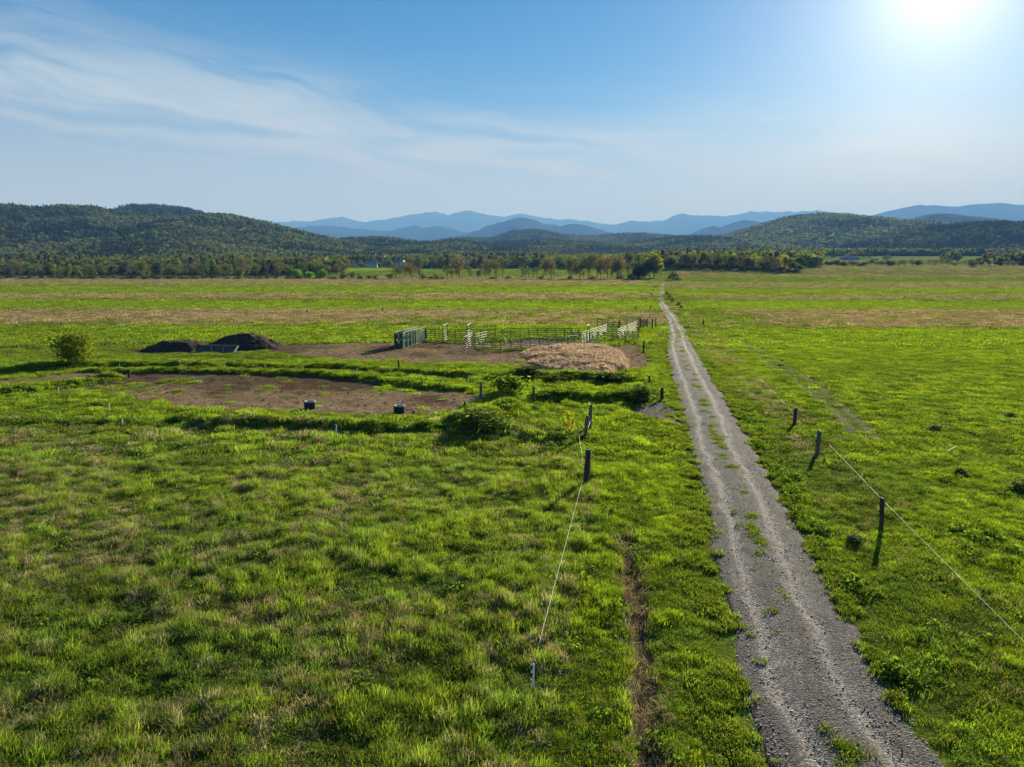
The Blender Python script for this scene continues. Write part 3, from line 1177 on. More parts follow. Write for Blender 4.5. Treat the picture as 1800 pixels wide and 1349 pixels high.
    scatter('dead_stalks', np.stack([x, y, T(x, y)], 1), np.stack([RNG.normal(0, 1, n) * tilt, RNG.normal(0, 1, n) * tilt, RNG.uniform(0, 6.28, n)], 1),
            np.stack([sc, sc, sc], 1), RNG.integers(0, 4, n), c, stalk, 'straw coloured dead stalks standing in the meadow', 'grass')
    # stones
    stones = []
    for i in range(4):
        bm_v = []
        m = MB()
        m.lathe([(0.001, -.5), (.75, -.35), (1.0, 0.0), (.7, .42), (.001, .52)], 7)
        v = np.array(m.v)
        v += RNG.normal(0, .13, v.shape)
        v *= np.array([1.0, RNG.uniform(.6, .9), RNG.uniform(.4, .65)])
        stones.append(mesh_np('stone_%d' % i, v, np.array(m.f), M['stone']))
    n = 22000
    y = 9 + 60 * RNG.uniform(0, 1, n) ** 1.9
    l, r = road_lr(y)
    x = l + (r - l) * RNG.uniform(-0.03, 1.03, n)
    sz = 0.010 + 0.024 * RNG.uniform(0, 1, n) ** 4
    s = (x - l) / (r - l)
    z = np.interp(y, PLAIN_Y, PLAIN_Z) - 0.015 + 0.09 * (1 - (2 * s - 1) ** 2) - 0.06 * np.exp(-((s - .27) * (r - l) / .24) ** 2) - 0.06 * np.exp(-((s - .71) * (r - l) / .24) ** 2)
    scatter('gravel_stones', np.stack([x, y, z], 1), np.stack([RNG.normal(0, .3, n), RNG.normal(0, .3, n), RNG.uniform(0, 6.28, n)], 1),
            np.stack([sz, sz, sz], 1), RNG.integers(0, 4, n), RNG.uniform(.08, .62, (n, 1)) ** 1.3 * np.array([[1.0, .96, .90]]), stones, 'loose pale stones lying on the gravel road', 'gravel')


build_verge()


def build_flowers():
    def head(nm, mat, n, rad):
        c = np.concatenate([RNG.normal(0, rad, (n, 2)), RNG.uniform(.10, .22, (n, 1))], 1)
        return mesh_np(nm, *leaf_quads(c, .035, RNG, up=1.2, elong=1.0), mat)
    x, y = field_points(9, 60, 1.3)
    rs = road_sd(x, y)
    rx = x - 0.5 * np.sum(road_lr(y), axis=0)
    g = fbm(x / 4, y / 4, 131, 3)
    yel = (rs < -.3) & (rs > -2.5) & (g > .5) & (RNG.uniform(0, 1, len(x)) < .25)
    wht = (rs < -.4) & (rx > 0) & (g > .52) & ~yel & (RNG.uniform(0, 1, len(x)) < .5)  # whitish specks imitate bright glints over the right field
    ok = yel | wht
    x, y, yel = x[ok], y[ok], yel[ok]
    n = len(x)
    c = np.where(yel[:, None], np.array([.75, .50, .02]), np.array([.62, .66, .50]))
    scatter('meadow_flowers', np.stack([x, y, T(x, y)], 1), np.stack([np.zeros(n), np.zeros(n), RNG.uniform(0, 6.28, n)], 1), np.ones((n, 3)) * RNG.uniform(.7, 1.2, (n, 1)), np.where(yel, 0, 1), c,
            [head('yellow_head', M['dry'], 3, .10), head('white_head', M['dry'], 6, .22)], 'yellow flower heads and whitish specks imitating glints in the grass', 'flowers')


build_flowers()


# ------------------------------------------------------------------ hills and mountains
def outline(pts, D, drop=0.0):
    """ridge line: tangent of the bearing -> height at distance D"""
    A = []
    Z = []
    for px, py in pts:
        d = ray(px, py)
        A.append(d[0] / d[1])
        Z.append(CAM_H + d[2] / d[1] * D - drop)
    return np.array(A), np.array(Z)


HILLS = {}


def hill(name, label, pts, D, D0, base, drop, mat, step=26, rough=0.06, back=1.5, power=1.0, seed=1, prot=0.02, nrow=60):
    A, Z = outline(pts, D, drop)
    xs = np.linspace(A[0] * D, A[-1] * D, max(40, int((A[-1] - A[0]) * D / step)))
    zr = np.interp(xs / D, A, Z)
    zr = zr + (fbm(xs / (D * prot), xs * 0, seed, 3) - 0.5) * D * 0.0022
    if D > 6000:
        zr = zr + (fbm(xs / (D * 0.0035), xs * 0 + 4, seed + 9, 3) - 0.5) * D * 0.0026
    rows = np.concatenate([np.linspace(0, 1, nrow), 1 + np.linspace(0, 1, 16)[1:]])
    Y = np.where(rows <= 1, D0 + (D - D0) * rows, D + (rows - 1) * (D * (back - 1)))
    X = xs[None, :] * np.ones((len(Y), 1))
    yy = Y[:, None] * np.ones((1, len(xs)))
    s = np.where(rows <= 1, rows, 1)[:, None]
    prof = sstep(0, 1, s) * 0.45 + s ** power * 0.55
    fall = np.where(rows > 1, 1 - 0.75 * sstep(0, 1, rows - 1), 1)[:, None]
    sp = (fbm(X / (D * 0.06), yy / (D * 0.10), seed + 5, 4) - 0.5) * 2
    env = np.sin(np.pi * np.clip(s, 0, 1)) ** 0.8 * (1 - sstep(.55, .95, s))
    Zm = base + (zr[None, :] - base) * prof * fall * (1 + rough * 0) + sp * env * np.maximum(zr[None, :] - base, 5) * rough * 3
    # taper the ends into the plain
    e = np.minimum(np.arange(len(xs)), np.arange(len(xs))[::-1]) / len(xs)
    idx = np.arange(len(Y) * len(xs)).reshape(len(Y), len(xs))
    f = np.stack([idx[:-1, :-1], idx[:-1, 1:], idx[1:, 1:], idx[1:, :-1]], -1).reshape(-1, 4)
    me = mesh_np(name, np.stack([X, yy, Zm], -1).reshape(-1, 3), f, mat, True)
    o = add(name, me)
    tag(o, label, kind='structure')
    HILLS[name] = (xs, Y, Zm, D, D0)
    return o


def hill_z(name, x, y):
    xs, Y, Zm, D, D0 = HILLS[name]
    i = np.clip(np.interp(y, Y, np.arange(len(Y))), 0, len(Y) - 1.001)
    j = np.clip(np.interp(x, xs, np.arange(len(xs))), 0, len(xs) - 1.001)
    i0 = i.astype(int)
    j0 = j.astype(int)
    fi = i - i0
    fj = j - j0
    return (Zm[i0, j0] * (1 - fi) * (1 - fj) + Zm[i0 + 1, j0] * fi * (1 - fj) + Zm[i0, j0 + 1] * (1 - fi) * fj + Zm[i0 + 1, j0 + 1] * fi * fj)


hill('hill_left', 'wooded hill rising along the left side', [(-500, 400), (-200, 372), (-80, 362), (0, 361), (30, 361), (60, 369), (100, 365), (135, 364), (165, 365), (200, 372),
     (240, 379), (280, 383), (330, 386), (365, 379), (385, 378), (400, 377), (430, 384), (470, 393), (500, 402), (530, 409), (560, 416), (600, 424), (640, 433), (700, 446), (760, 458)],
     1900, 1000, 8, 11, M['hill'], seed=3, rough=0.05)
hill('hill_left_back', 'darker wooded knob behind the left hill', [(120, 420), (170, 390), (198, 371), (215, 362), (260, 361), (310, 364), (345, 371), (365, 378), (420, 396), (470, 420)],
     2500, 1950, 60, 8, M['hill'], seed=13, rough=0.03)
hill('hill_middle_dark', 'low dark wooded ridge in the middle distance', [(480, 450), (540, 436), (580, 424), (610, 420), (633, 418), (660, 416), (690, 419), (720, 422), (750, 425), (770, 424), (790, 422), (820, 423),
     (850, 428), (900, 432), (960, 440), (1000, 450)], 2300, 1500, 20, 12, M['hill'], seed=23, rough=0.04)
hill('hill_middle', 'long low wooded rise below the mountains', [(760, 446), (820, 430), (870, 426), (900, 425), (940, 421), (970, 421), (1000, 424), (1050, 426), (1100, 427), (1130, 424), (1160, 419), (1180, 416), (1220, 414),
     (1260, 417), (1300, 420), (1400, 424), (1480, 432), (1560, 446)], 2700, 1700, 22, 13, M['hill'], seed=33, rough=0.04)
hill('hill_round', 'small rounded wooded hill before the blue mountains', [(740, 428), (780, 420), (810, 417), (840, 418), (860, 419), (885, 412), (900, 406), (930, 402), (950, 403), (970, 408), (1000, 413), (1040, 415), (1060, 413),
     (1090, 410), (1120, 409), (1150, 411), (1180, 413), (1260, 416), (1330, 424)], 4200, 3000, 30, 15, M['hill'], seed=43, rough=0.03)
hill('hill_right', 'broad wooded hill right of the road', [(1140, 440), (1200, 415), (1240, 415), (1270, 413), (1300, 406), (1330, 398), (1360, 389), (1385, 382), (1410, 378), (1440, 376), (1480, 377), (1500, 381), (1530, 383), (1560, 389),
     (1600, 396), (1650, 401), (1700, 406), (1800, 412), (1950, 420)], 3000, 1700, 28, 14, M['hill'], seed=53, rough=0.05)
hill('hill_right_back', 'hazy wooded hill behind the right hill', [(1480, 396), (1530, 384), (1550, 382), (1580, 387), (1605, 385), (1630, 378), (1660, 376), (1690, 380), (1720, 382), (1740, 388), (1770, 391), (1800, 389), (1880, 384), (2000, 392)],
     5200, 3600, 40, 16, M['hill'], seed=63, rough=0.03)
hill('hill_right_front', 'dark wooded slope at the right edge', [(1400, 450), (1460, 438), (1500, 427), (1560, 417), (1600, 409), (1640, 401), (1680, 394), (1720, 391), (1750, 390), (1800, 392), (1900, 388), (2100, 390), (2400, 400)],
     2000, 1450, 30, 12, M['hill'], seed=73, rough=0.05)

MT = dict(mat=M['mount'], rough=0.07, prot=0.012, nrow=50)
hill('mountain_far', 'pale blue high peaks on the horizon', [(380, 400), (470, 388), (500, 392), (520, 388), (545, 390), (560, 386), (600, 382), (640, 391), (655, 389), (670, 387), (690, 383), (720, 378), (750, 374), (765, 372),
     (785, 378), (800, 374), (822, 370), (840, 373), (860, 378), (885, 382), (905, 377), (925, 377), (950, 383), (980, 387), (1000, 386), (1030, 389), (1060, 394), (1085, 397), (1110, 392), (1130, 396), (1160, 400), (1230, 404)],
     21000, 14000, 20, 0, step=90, seed=83, **MT)
hill('mountain_far_right', 'pale blue peaks right of the gap', [(1040, 404), (1075, 397), (1110, 389), (1140, 390), (1170, 387), (1190, 377), (1197, 375), (1220, 379), (1260, 379), (1275, 380), (1300, 376), (1320, 372), (1350, 373), (1400, 373), (1440, 370),
     (1480, 374), (1560, 384), (1640, 390)], 19000, 13500, 20, 0, step=90, seed=93, **MT)
hill('mountain_foothills_left', 'blue foothills below the left peaks', [(440, 412), (500, 402), (540, 398), (570, 397), (610, 400), (650, 404), (680, 407), (700, 402), (730, 397), (745, 401), (770, 397), (790, 400), (815, 408), (850, 414), (900, 420)],
     12500, 9500, 20, 0, step=70, seed=103, **MT)
hill('mountain_foothills_middle', 'darker blue peak before the far range', [(780, 420), (820, 412), (850, 400), (880, 391), (912, 383), (935, 386), (960, 394), (975, 394), (985, 399), (1005, 394), (1020, 394), (1050, 402), (1075, 409), (1120, 416)],
     10500, 8000, 20, 0, step=60, seed=113, **MT)
hill('mountain_foothills_right', 'two small blue cones left of the right hill', [(1150, 420), (1225, 412), (1240, 403), (1255, 397), (1270, 402), (1290, 392), (1310, 386), (1330, 390), (1350, 396), (1400, 404), (1460, 412)],
     10000, 7800, 20, 0, step=60, seed=123, **MT)
hill('mountain_right', 'long blue mountain at the right edge', [(1440, 404), (1500, 392), (1530, 383), (1560, 374), (1590, 366), (1610, 361), (1640, 361), (1680, 365), (1700, 361), (1730, 358), (1755, 357), (1800, 361), (1900, 366), (2050, 360), (2200, 380)],
     13000, 9500, 20, 0, step=70, seed=133, **MT)


# ------------------------------------------------------------------ trees
def grow(rng, height, spread, trunk_frac, levels=3, kids=(5, 4, 3), r0=0.02, up=0.35, n=5):
    """branching skeleton -> tube mesh arrays and tip points"""
    mb = MB()
    tips = []

    def branch(p, d, L, r, lev):
        pts = [p]
        rad = [r]
        q = p.copy()
        dd = d.copy()
        k = 4 if lev == 0 else 3
        for i in range(k):
            dd = (dd + Vector(rng.normal(0, 0.10 + .05 * lev, 3)) + Vector((0, 0, up * 0.25 * (lev > 0)))).normalized()
            q = q + dd * (L / k)
            pts.append(q.copy())
            rad.append(r * (1 - 0.62 * (i + 1) / k))
        mb.tube(pts, rad, n if lev == 0 else 4 if lev == 1 else 3, cap=False)
        if lev >= levels:
            tips.append((pts[-1], L))
            tips.append((pts[-2], L))
            return
        m = kids[min(lev, len(kids) - 1)]
        for j in range(m):
            t = rng.uniform(trunk_frac if lev == 0 else .35, 1.0)
            if j == 0:
                t = 1.0
            i = min(int(t * k), k - 1)
            s = pts[i].lerp(pts[i + 1], t * k - i)
            az = 6.283 * (j + rng.uniform(0, .8)) / m
            side = Vector((math.cos(az), math.sin(az), 0))
            out = spread * rng.uniform(.7, 1.25)
            nd = (dd * (1 - out * .4) + side * out + Vector((0, 0, up))).normalized()
            if j == 0:
                nd = (dd + side * .25).normalized()
            branch(s, nd, L * rng.uniform(.5, .72) * (1.0 if lev else 0.85), rad[i] * 0.62, lev + 1)
    branch(Vector((0, 0, -0.2)), Vector((0, 0, 1)), height * (0.62 if levels > 2 else .75), height * r0, 0)
    return mb, tips


def tree_meshes(name, rng, height=1.0, spread=0.8, trunk_frac=0.35, n_leaf=900, leaf=0.04, levels=3, kids=(6, 4, 3), r0=0.018, up=0.35, puff=0.07, fill=0):
    """one unit-height tree: (wood mesh, crown mesh)"""
    mb, tips = grow(rng, height, spread, trunk_frac, levels, kids, r0, up)
    v = np.array(mb.v)
    ct = np.array([tuple(t[0]) for t in tips])
    hmax = max(v[:, 2].max(), ct[:, 2].max() + puff * .5)
    k = 1.0 / hmax
    pick = rng.integers(0, len(ct), n_leaf)
    c = ct[pick] + rng.normal(0, puff, (n_leaf, 3)) * height
    if fill:
        e = rng.normal(size=(fill, 3))
        e /= np.linalg.norm(e, axis=1)[:, None]
        rr = rng.uniform(.55, 1.0, fill)[:, None] ** .6
        cc = np.array([0, 0, ct[:, 2].mean()])
        ext = np.array([np.abs(ct[:, 0]).max() * .85, np.abs(ct[:, 1]).max() * .85, (ct[:, 2].max() - ct[:, 2].min()) * .55])
        c = np.concatenate([c, cc + e * rr * ext])
    c = c * k
    c[:, 2] = np.clip(c[:, 2], 0.04, 1.02)
    wood = MB()
    wood.v = [tuple(p) for p in v * k]
    wood.f = mb.f
    wm = wood.mesh(name + '_wood', M['bark'], True)
    V, Fc = leaf_quads(c, leaf, rng, up=.15)
    cm = mesh_np(name + '_crown', V, Fc, M['leaf_o'])
    return wm, cm


TREES = {}


def variants(kind, n, seed, **kw):
    TREES[kind] = [tree_meshes('%s_%d' % (kind, i), np.random.default_rng(seed + i), **kw) for i in range(n)]


variants('bare', 5, 200, n_leaf=850, leaf=0.040, spread=0.75, trunk_frac=.4, kids=(7, 5, 4), r0=0.026)
variants('airy', 5, 300, n_leaf=900, leaf=0.045, spread=0.7, trunk_frac=.3, kids=(7, 4, 3), r0=0.022)
variants('full', 5, 400, n_leaf=1300, leaf=0.060, spread=0.85, trunk_frac=.22, kids=(7, 5, 3), fill=350, r0=0.018)
variants('slim', 4, 500, n_leaf=420, leaf=0.045, spread=0.35, trunk_frac=.25, kids=(7, 3, 2), r0=0.015, puff=.045)
variants('scrub', 4, 600, n_leaf=620, leaf=0.085, spread=1.2, trunk_frac=.05, kids=(7, 4, 2), levels=2, r0=0.02, puff=.11)


def conifer_meshes(name, rng, n=260):
    mb = MB()
    mb.tube([(0, 0, -.02), (0, 0, .5), (0, 0, 1)], [.016, .01, .002], 5, cap=False)
    z = rng.uniform(.08, 1.0, n) ** 0.85
    a = rng.uniform(0, 6.283, n)
    r = 0.20 * (1 - z) ** .8 * rng.uniform(.4, 1.1, n) + .006
    c = np.stack([r * np.cos(a), r * np.sin(a), z - .18 * r], 1)
    V, Fc = leaf_quads(c, .075, rng, up=.3, elong=1.7)
    return mb.mesh(name + '_wood', M['bark'], True), mesh_np(name + '_crown', V, Fc, M['leaf_o'])


TREES['conifer'] = [conifer_meshes('conifer_%d' % i, np.random.default_rng(700 + i)) for i in range(3)]

GREENS = {'bare': (0.10, 0.080, 0.038), 'airy': (0.085, 0.090, 0.030), 'full': (0.070, 0.105, 0.024), 'slim': (0.085, 0.095, 0.03), 'scrub': (0.055, 0.075, 0.025),
          'conifer': (0.022, 0.040, 0.022), 'yellow': (0.22, 0.19, 0.018), 'lime': (0.10, 0.20, 0.015)}


def tree(name, kind, pos, h, w, label, cat, group, colour=None, rz=None, variant=None, cname='crown'):
    vs_ = TREES[kind]
    wm, cm = vs_[random.randrange(len(vs_)) if variant is None else variant % len(vs_)]
    o = thing(name, pos, label, cat, group, random.uniform(0, 6.28) if rz is None else rz)
    ext = TREE_W.get(cm.name)
    if ext is None:
        a = np.zeros(len(cm.vertices) * 3)
        cm.vertices.foreach_get('co', a)
        a = a.reshape(-1, 3)
        ext = 2 * np.percentile(np.hypot(a[:, 0], a[:, 1]), 93)
        TREE_W[cm.name] = ext
    s = w / ext
    t = add('trunk', wm, o)
    t.scale = (s, s, h)
    c = add(cname, cm, o)
    c.scale = (s, s, h)
    k = colour or GREENS.get(kind)
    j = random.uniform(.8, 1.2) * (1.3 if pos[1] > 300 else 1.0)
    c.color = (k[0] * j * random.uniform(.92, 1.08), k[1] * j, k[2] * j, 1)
    return o


TREE_W = {}
ORD = ['first', 'second', 'third', 'fourth', 'fifth', 'sixth', 'seventh', 'eighth', 'ninth', 'tenth', 'eleventh', 'twelfth', 'thirteenth', 'fourteenth', 'fifteenth', 'sixteenth', 'seventeenth',
       'eighteenth', 'nineteenth', 'twentieth', 'twenty-first', 'twenty-second', 'twenty-third', 'twenty-fourth', 'twenty-fifth', 'twenty-sixth', 'twenty-seventh', 'twenty-eighth', 'twenty-ninth',
       'thirtieth', 'thirty-first', 'thirty-second', 'thirty-third', 'thirty-fourth', 'thirty-fifth', 'thirty-sixth', 'thirty-seventh', 'thirty-eighth', 'thirty-ninth', 'fortieth',
       'forty-first', 'forty-second', 'forty-third', 'forty-fourth', 'forty-fifth', 'forty-sixth', 'forty-seventh', 'forty-eighth', 'forty-ninth', 'fiftieth']


def far_pos(px, D):
    d = ray(px, 480)
    x = d[0] / d[1] * D
    return (x, D, Tz(x, D) - 0.1)


def build_tree_row():
    D = 520.0
    k = D / F
    row = [  # px, height px, crown width px, kind
        (697, 24, 15, 'bare'), (702, 18, 7, 'slim'), (710, 25, 15, 'bare'), (725, 25, 17, 'bare'), (737, 21, 13, 'bare'),
        (785, 24, 10, 'slim'), (794, 24, 11, 'airy'), (803, 18, 8, 'slim'), (809, 35, 24, 'bare'), (824, 19, 7, 'slim'), (830, 20, 8, 'slim'), (839, 16, 10, 'bare'), (854, 25, 13, 'bare'), (860, 22, 8, 'slim'),
        (874, 32, 19, 'bare'), (882, 20, 8, 'slim'), (917, 21, 9, 'slim'), (923, 21, 9, 'slim'), (930, 20, 8, 'slim'), (938, 18, 7, 'slim'), (943, 20, 9, 'slim'), (954, 33, 17, 'bare'), (971, 34, 17, 'bare'), (975, 18, 7, 'slim'),
        (1001, 37, 22, 'airy'), (1013, 18, 8, 'slim'), (1018, 33, 19, 'bare'), (1026, 18, 7, 'slim'), (1035, 40, 24, 'airy'), (1050, 22, 8, 'slim'), (1056, 35, 17, 'bare'), (1063, 22, 7, 'slim'), (1068, 35, 18, 'bare'), (1075, 20, 8, 'slim'),
        (1084, 36, 22, 'bare'), (1095, 35, 20, 'airy'), (1103, 21, 8, 'slim'), (1112, 27, 15, 'airy'), (1122, 25, 18, 'full')]
    look = {'bare': 'bare brown tree', 'slim': 'slim sapling', 'airy': 'thinly leafed olive tree', 'full': 'leafy green tree'}
    for i, (px, hp, wp, kind) in enumerate(row):
        p = far_pos(px, D + random.uniform(-6, 6))
        size = 'tall' if hp > 30 else 'short' if hp < 22 else 'middling'
        tree('row_tree', kind, p, hp * k * 1.12, wp * k * 1.5, '%s %s, %s from left in the row across the green field' % (size, look[kind], ORD[i]), 'tree', 'trees in the row across the field')
    p = far_pos(1150, D - 8)
    tree('yellow_tree', 'full', p, 46 * k, 33 * k, 'big golden-green leafy tree at the end of the tree row beside the road', 'tree', None, (0.21, 0.205, 0.03), variant=1)
    p = far_pos(1132, D - 2)
    tree('row_tree', 'full', p, 34 * k, 28 * k, 'dark green leafy tree just left of the big golden-green tree', 'tree', 'trees in the row across the field', (0.045, 0.07, 0.025))
    p = far_pos(1143, D - 14)
    tree('row_tree', 'airy', p, 26 * k, 22 * k, 'small dim tree in front of the big golden-green tree', 'tree', 'trees in the row across the field', (0.05, 0.065, 0.03))
    # scrub under the row
    spots = [(632, 9, 14), (646, 7, 16), (660, 8, 12), (684, 9, 14), (745, 8, 12), (766, 10, 13), (778, 4, 12), (758, 5, 14), (620, 12, 16), (605, 12, 18), (868, 5, 14), (893, 6, 13), (950, 6, 10), (1003, 6, 12), (1040, 7, 14),
             (1090, 8, 16), (1110, 10, 16), (1125, 12, 14), (1136, 12, 12)]
    for i, (px, hp, wp) in enumerate(spots):
        p = far_pos(px, D - random.uniform(0, 6))
        tree('row_bush', 'scrub', p, hp * k * 1.1, wp * k, 'low dark scrub bush, %s from left along the foot of the tree row' % ORD[i], 'bush', 'scrub under the tree row', cname='foliage')
    p = far_pos(1185, 470)
    tree('round_bush', 'scrub', p, 5.5, 8.0, 'dark round bush in the field right of the road end', 'bush', None, (0.02, 0.03, 0.015), cname='foliage')


build_tree_row()


def build_hedge_right():
    g = 'trees of the wood right of the road end'
    tall = [(1176, 24), (1187, 23), (1196, 26), (1206, 25), (1214, 27), (1224, 26), (1232, 28), (1241, 27), (1250, 26), (1259, 28), (1268, 26), (1277, 25), (1286, 26), (1296, 25), (1305, 24), (1313, 25), (1323, 29), (1334, 25),
            (1343, 23), (1353, 23), (1363, 24), (1376, 29), (1388, 22), (1398, 15), (1406, 11)]
    for i, (px, hp) in enumerate(tall):
        D = 640 - 60 * (i / 24.0)
        k = D / F
        p = far_pos(px, D)
        kind = 'full' if px in (1323, 1376, 1398, 1406) else ('airy' if i % 3 else 'full')
        col = {1323: (0.17, 0.185, 0.02), 1376: (0.20, 0.185, 0.02), 1398: (0.09, 0.11, 0.02), 1406: (0.08, 0.11, 0.02), 1187: (0.12, 0.15, 0.03)}.get(px, random.choice([(0.085, 0.085, 0.04), (0.075, 0.09, 0.035), (0.10, 0.088, 0.05), (0.06, 0.085, 0.03)]))
        lab = {1323: 'yellow-green leafy tree in the middle of the wood right of the road', 1376: 'bright yellow-green tree near the right end of the roadside wood'}.get(
            px, 'olive spring tree, %s from left in the wood right of the road end' % ORD[i])
        tree('wood_tree', kind, p, hp * k * 1.05, 15 * k * random.uniform(.9, 1.3), lab, 'tree', g, col)
    for i in range(20):
        px = 1190 + 11 * i
        D = 622 - 58 * (i / 19.0)
        k = D / F
        p = far_pos(px, D)
        tree('wood_bush', 'scrub', p, 9 * k, 17 * k, 'dark green bush, %s from left along the near edge of the roadside wood' % ORD[i], 'bush', 'bushes along the wood edge', (0.035, 0.055, 0.018), cname='foliage')


build_hedge_right()


def build_left_line():
    g = 'trees of the belt below the left hill'
    rng = random.Random(5)
    n = 0
    for i in range(48):
        px = -30 + i * 13.4 + rng.uniform(-4, 4)
        D = rng.uniform(560, 640)
        k = D / F
        p = far_pos(px, D)
        kind = rng.choice(['airy', 'airy', 'bare', 'full'])
        col = rng.choice([(0.10, 0.085, 0.055), (0.08, 0.075, 0.045), (0.085, 0.105, 0.035), (0.105, 0.115, 0.03), (0.065, 0.085, 0.03)])
        tree('belt_tree', kind, p, rng.uniform(20, 30) * k, rng.uniform(18, 26) * k, 'olive-brown spring tree, %s from left in the belt below the left hill' % ORD[i], 'tree', g, col)
    for px, hp, wp, lab in [(250, 16, 13, 'small yellow-green tree standing before the left tree belt'), (140, 15, 9, 'slim yellow-green tree before the far left of the tree belt'), (421, 20, 18, 'round olive-green tree before the left tree belt near the dark pines'),
                            (118, 22, 14, 'pale olive tree before the belt at the far left')]:
        D = 545.0
        k = D / F
        tree('lone_tree', 'full', far_pos(px, D), hp * k, wp * k, lab, 'tree', None, (0.11, 0.125, 0.025))
    for px, hp, wp, lab in [(523, 17, 20, 'bright lime-green bushy tree, left one of the lime trio'), (545, 14, 18, 'bright lime-green bushy tree, low middle one of the lime trio'), (566, 18, 16, 'bright lime-green bushy tree, right one of the lime trio')]:
        D = 540.0
        k = D / F
        tree('lime_tree', 'full', far_pos(px, D), hp * k, wp * k, lab, 'tree', 'three lime green trees before the left belt', (0.10, 0.21, 0.012))
    for i, (px, hp) in enumerate([(360, 26), (372, 28), (384, 27), (396, 25), (404, 24), (450, 22), (463, 21), (478, 23)]):
        D = 610.0
        k = D / F
        tree('pine_tree', 'conifer', far_pos(px, D), hp * k, 13 * k, 'dark pine, %s from left of the dark pines in the left tree belt' % ORD[i], 'tree', 'dark pines in the left belt')
    for i in range(34):
        px = -20 + i * 18.2 + rng.uniform(-5, 5)
        D = rng.uniform(520, 555)
        k = D / F
        tree('belt_bush', 'scrub', far_pos(px, D), rng.uniform(5, 9) * k, rng.uniform(12, 22) * k, 'low brown-green bush, %s from left along the foot of the left belt' % ORD[i], 'bush', 'bushes along the left belt',
             rng.choice([(0.06, 0.065, 0.035), (0.05, 0.06, 0.03), (0.08, 0.07, 0.045)]), cname='foliage')


build_left_line()


def build_belt():
    """front trees of the lowland wood behind the middle field, one by one; the same woodland further back is a mass"""
    rng = random.Random(9)
    g = 'front trees of the lowland wood'
    i = 0
    px = 590.0
    while px < 1190:
        if not (610 < px < 720):
            D = rng.uniform(830, 900)
            k = D / F
            col = rng.choice([(0.07, 0.085, 0.035), (0.085, 0.08, 0.05), (0.06, 0.08, 0.03), (0.10, 0.12, 0.035)])
            tree('lowland_tree', rng.choice(['airy', 'full', 'full']), far_pos(px, D), rng.uniform(19, 29) * k, rng.uniform(15, 22) * k, 'grey-green tree, %s from left along the wood edge beyond the middle field' % ORD[i], 'tree', g, col)
            i += 1
        px += rng.uniform(9, 14)
    px = 1420.0
    i = 0
    while px < 1860:
        D = rng.uniform(690, 800)
        k = D / F
        col = rng.choice([(0.075, 0.08, 0.045), (0.06, 0.07, 0.04), (0.09, 0.085, 0.055)])
        tree('right_belt_tree', rng.choice(['airy', 'bare', 'full']), far_pos(px, D), rng.uniform(8, 15) * k, rng.uniform(13, 22) * k, 'low grey-green tree, %s from left in the hedge line across the right fields' % ORD[i], 'tree', 'trees of the right hedge line', col)
        i += 1
        px += rng.uniform(8, 15)


build_belt()


# ------------------------------------------------------------------ forests (masses)
def forest_templates():
    out = []
    rng = np.random.default_rng(77)
    for i in range(4):     # broadleaf crowns: leaf clumps over an uneven dome, with a stem
        n = 64
        e = rng.normal(size=(n, 3))
        e /= np.linalg.norm(e, axis=1)[:, None]
        lob = 1 + .25 * np.sin(3 * np.arctan2(e[:, 1], e[:, 0]) + i) + rng.normal(0, .12, n)
        c = e * lob[:, None] * np.array([.46, .46, .38]) * rng.uniform(.75, 1, (n, 1)) + np.array([0, 0, .60])
        V, f = leaf_quads(c, .30, rng, up=.3, elong=1.1)
        out.append(mesh_np('forest_broadleaf_%d' % i, V, f, M['leaf_i']))
    for i in range(3):     # conifers
        n = 54
        z = rng.uniform(.06, 1.0, n) ** .8
        a = rng.uniform(0, 6.283, n)
        r = .27 * (1 - z) ** .8 * rng.uniform(.5, 1.1, n)
        c = np.stack([r * np.cos(a), r * np.sin(a), z * 1.15 - .2 * r], 1)
        V, f = leaf_quads(c, .20, rng, up=.4, elong=1.3)
        out.append(mesh_np('forest_conifer_%d' % i, V, f, M['leaf_i']))
    return out


FT = forest_templates()
C_CON = np.array([0.044, 0.064, 0.030])
C_GRN = np.array([0.104, 0.140, 0.036])
C_OLV = np.array([0.118, 0.122, 0.046])
C_BRN = np.array([0.095, 0.086, 0.050])


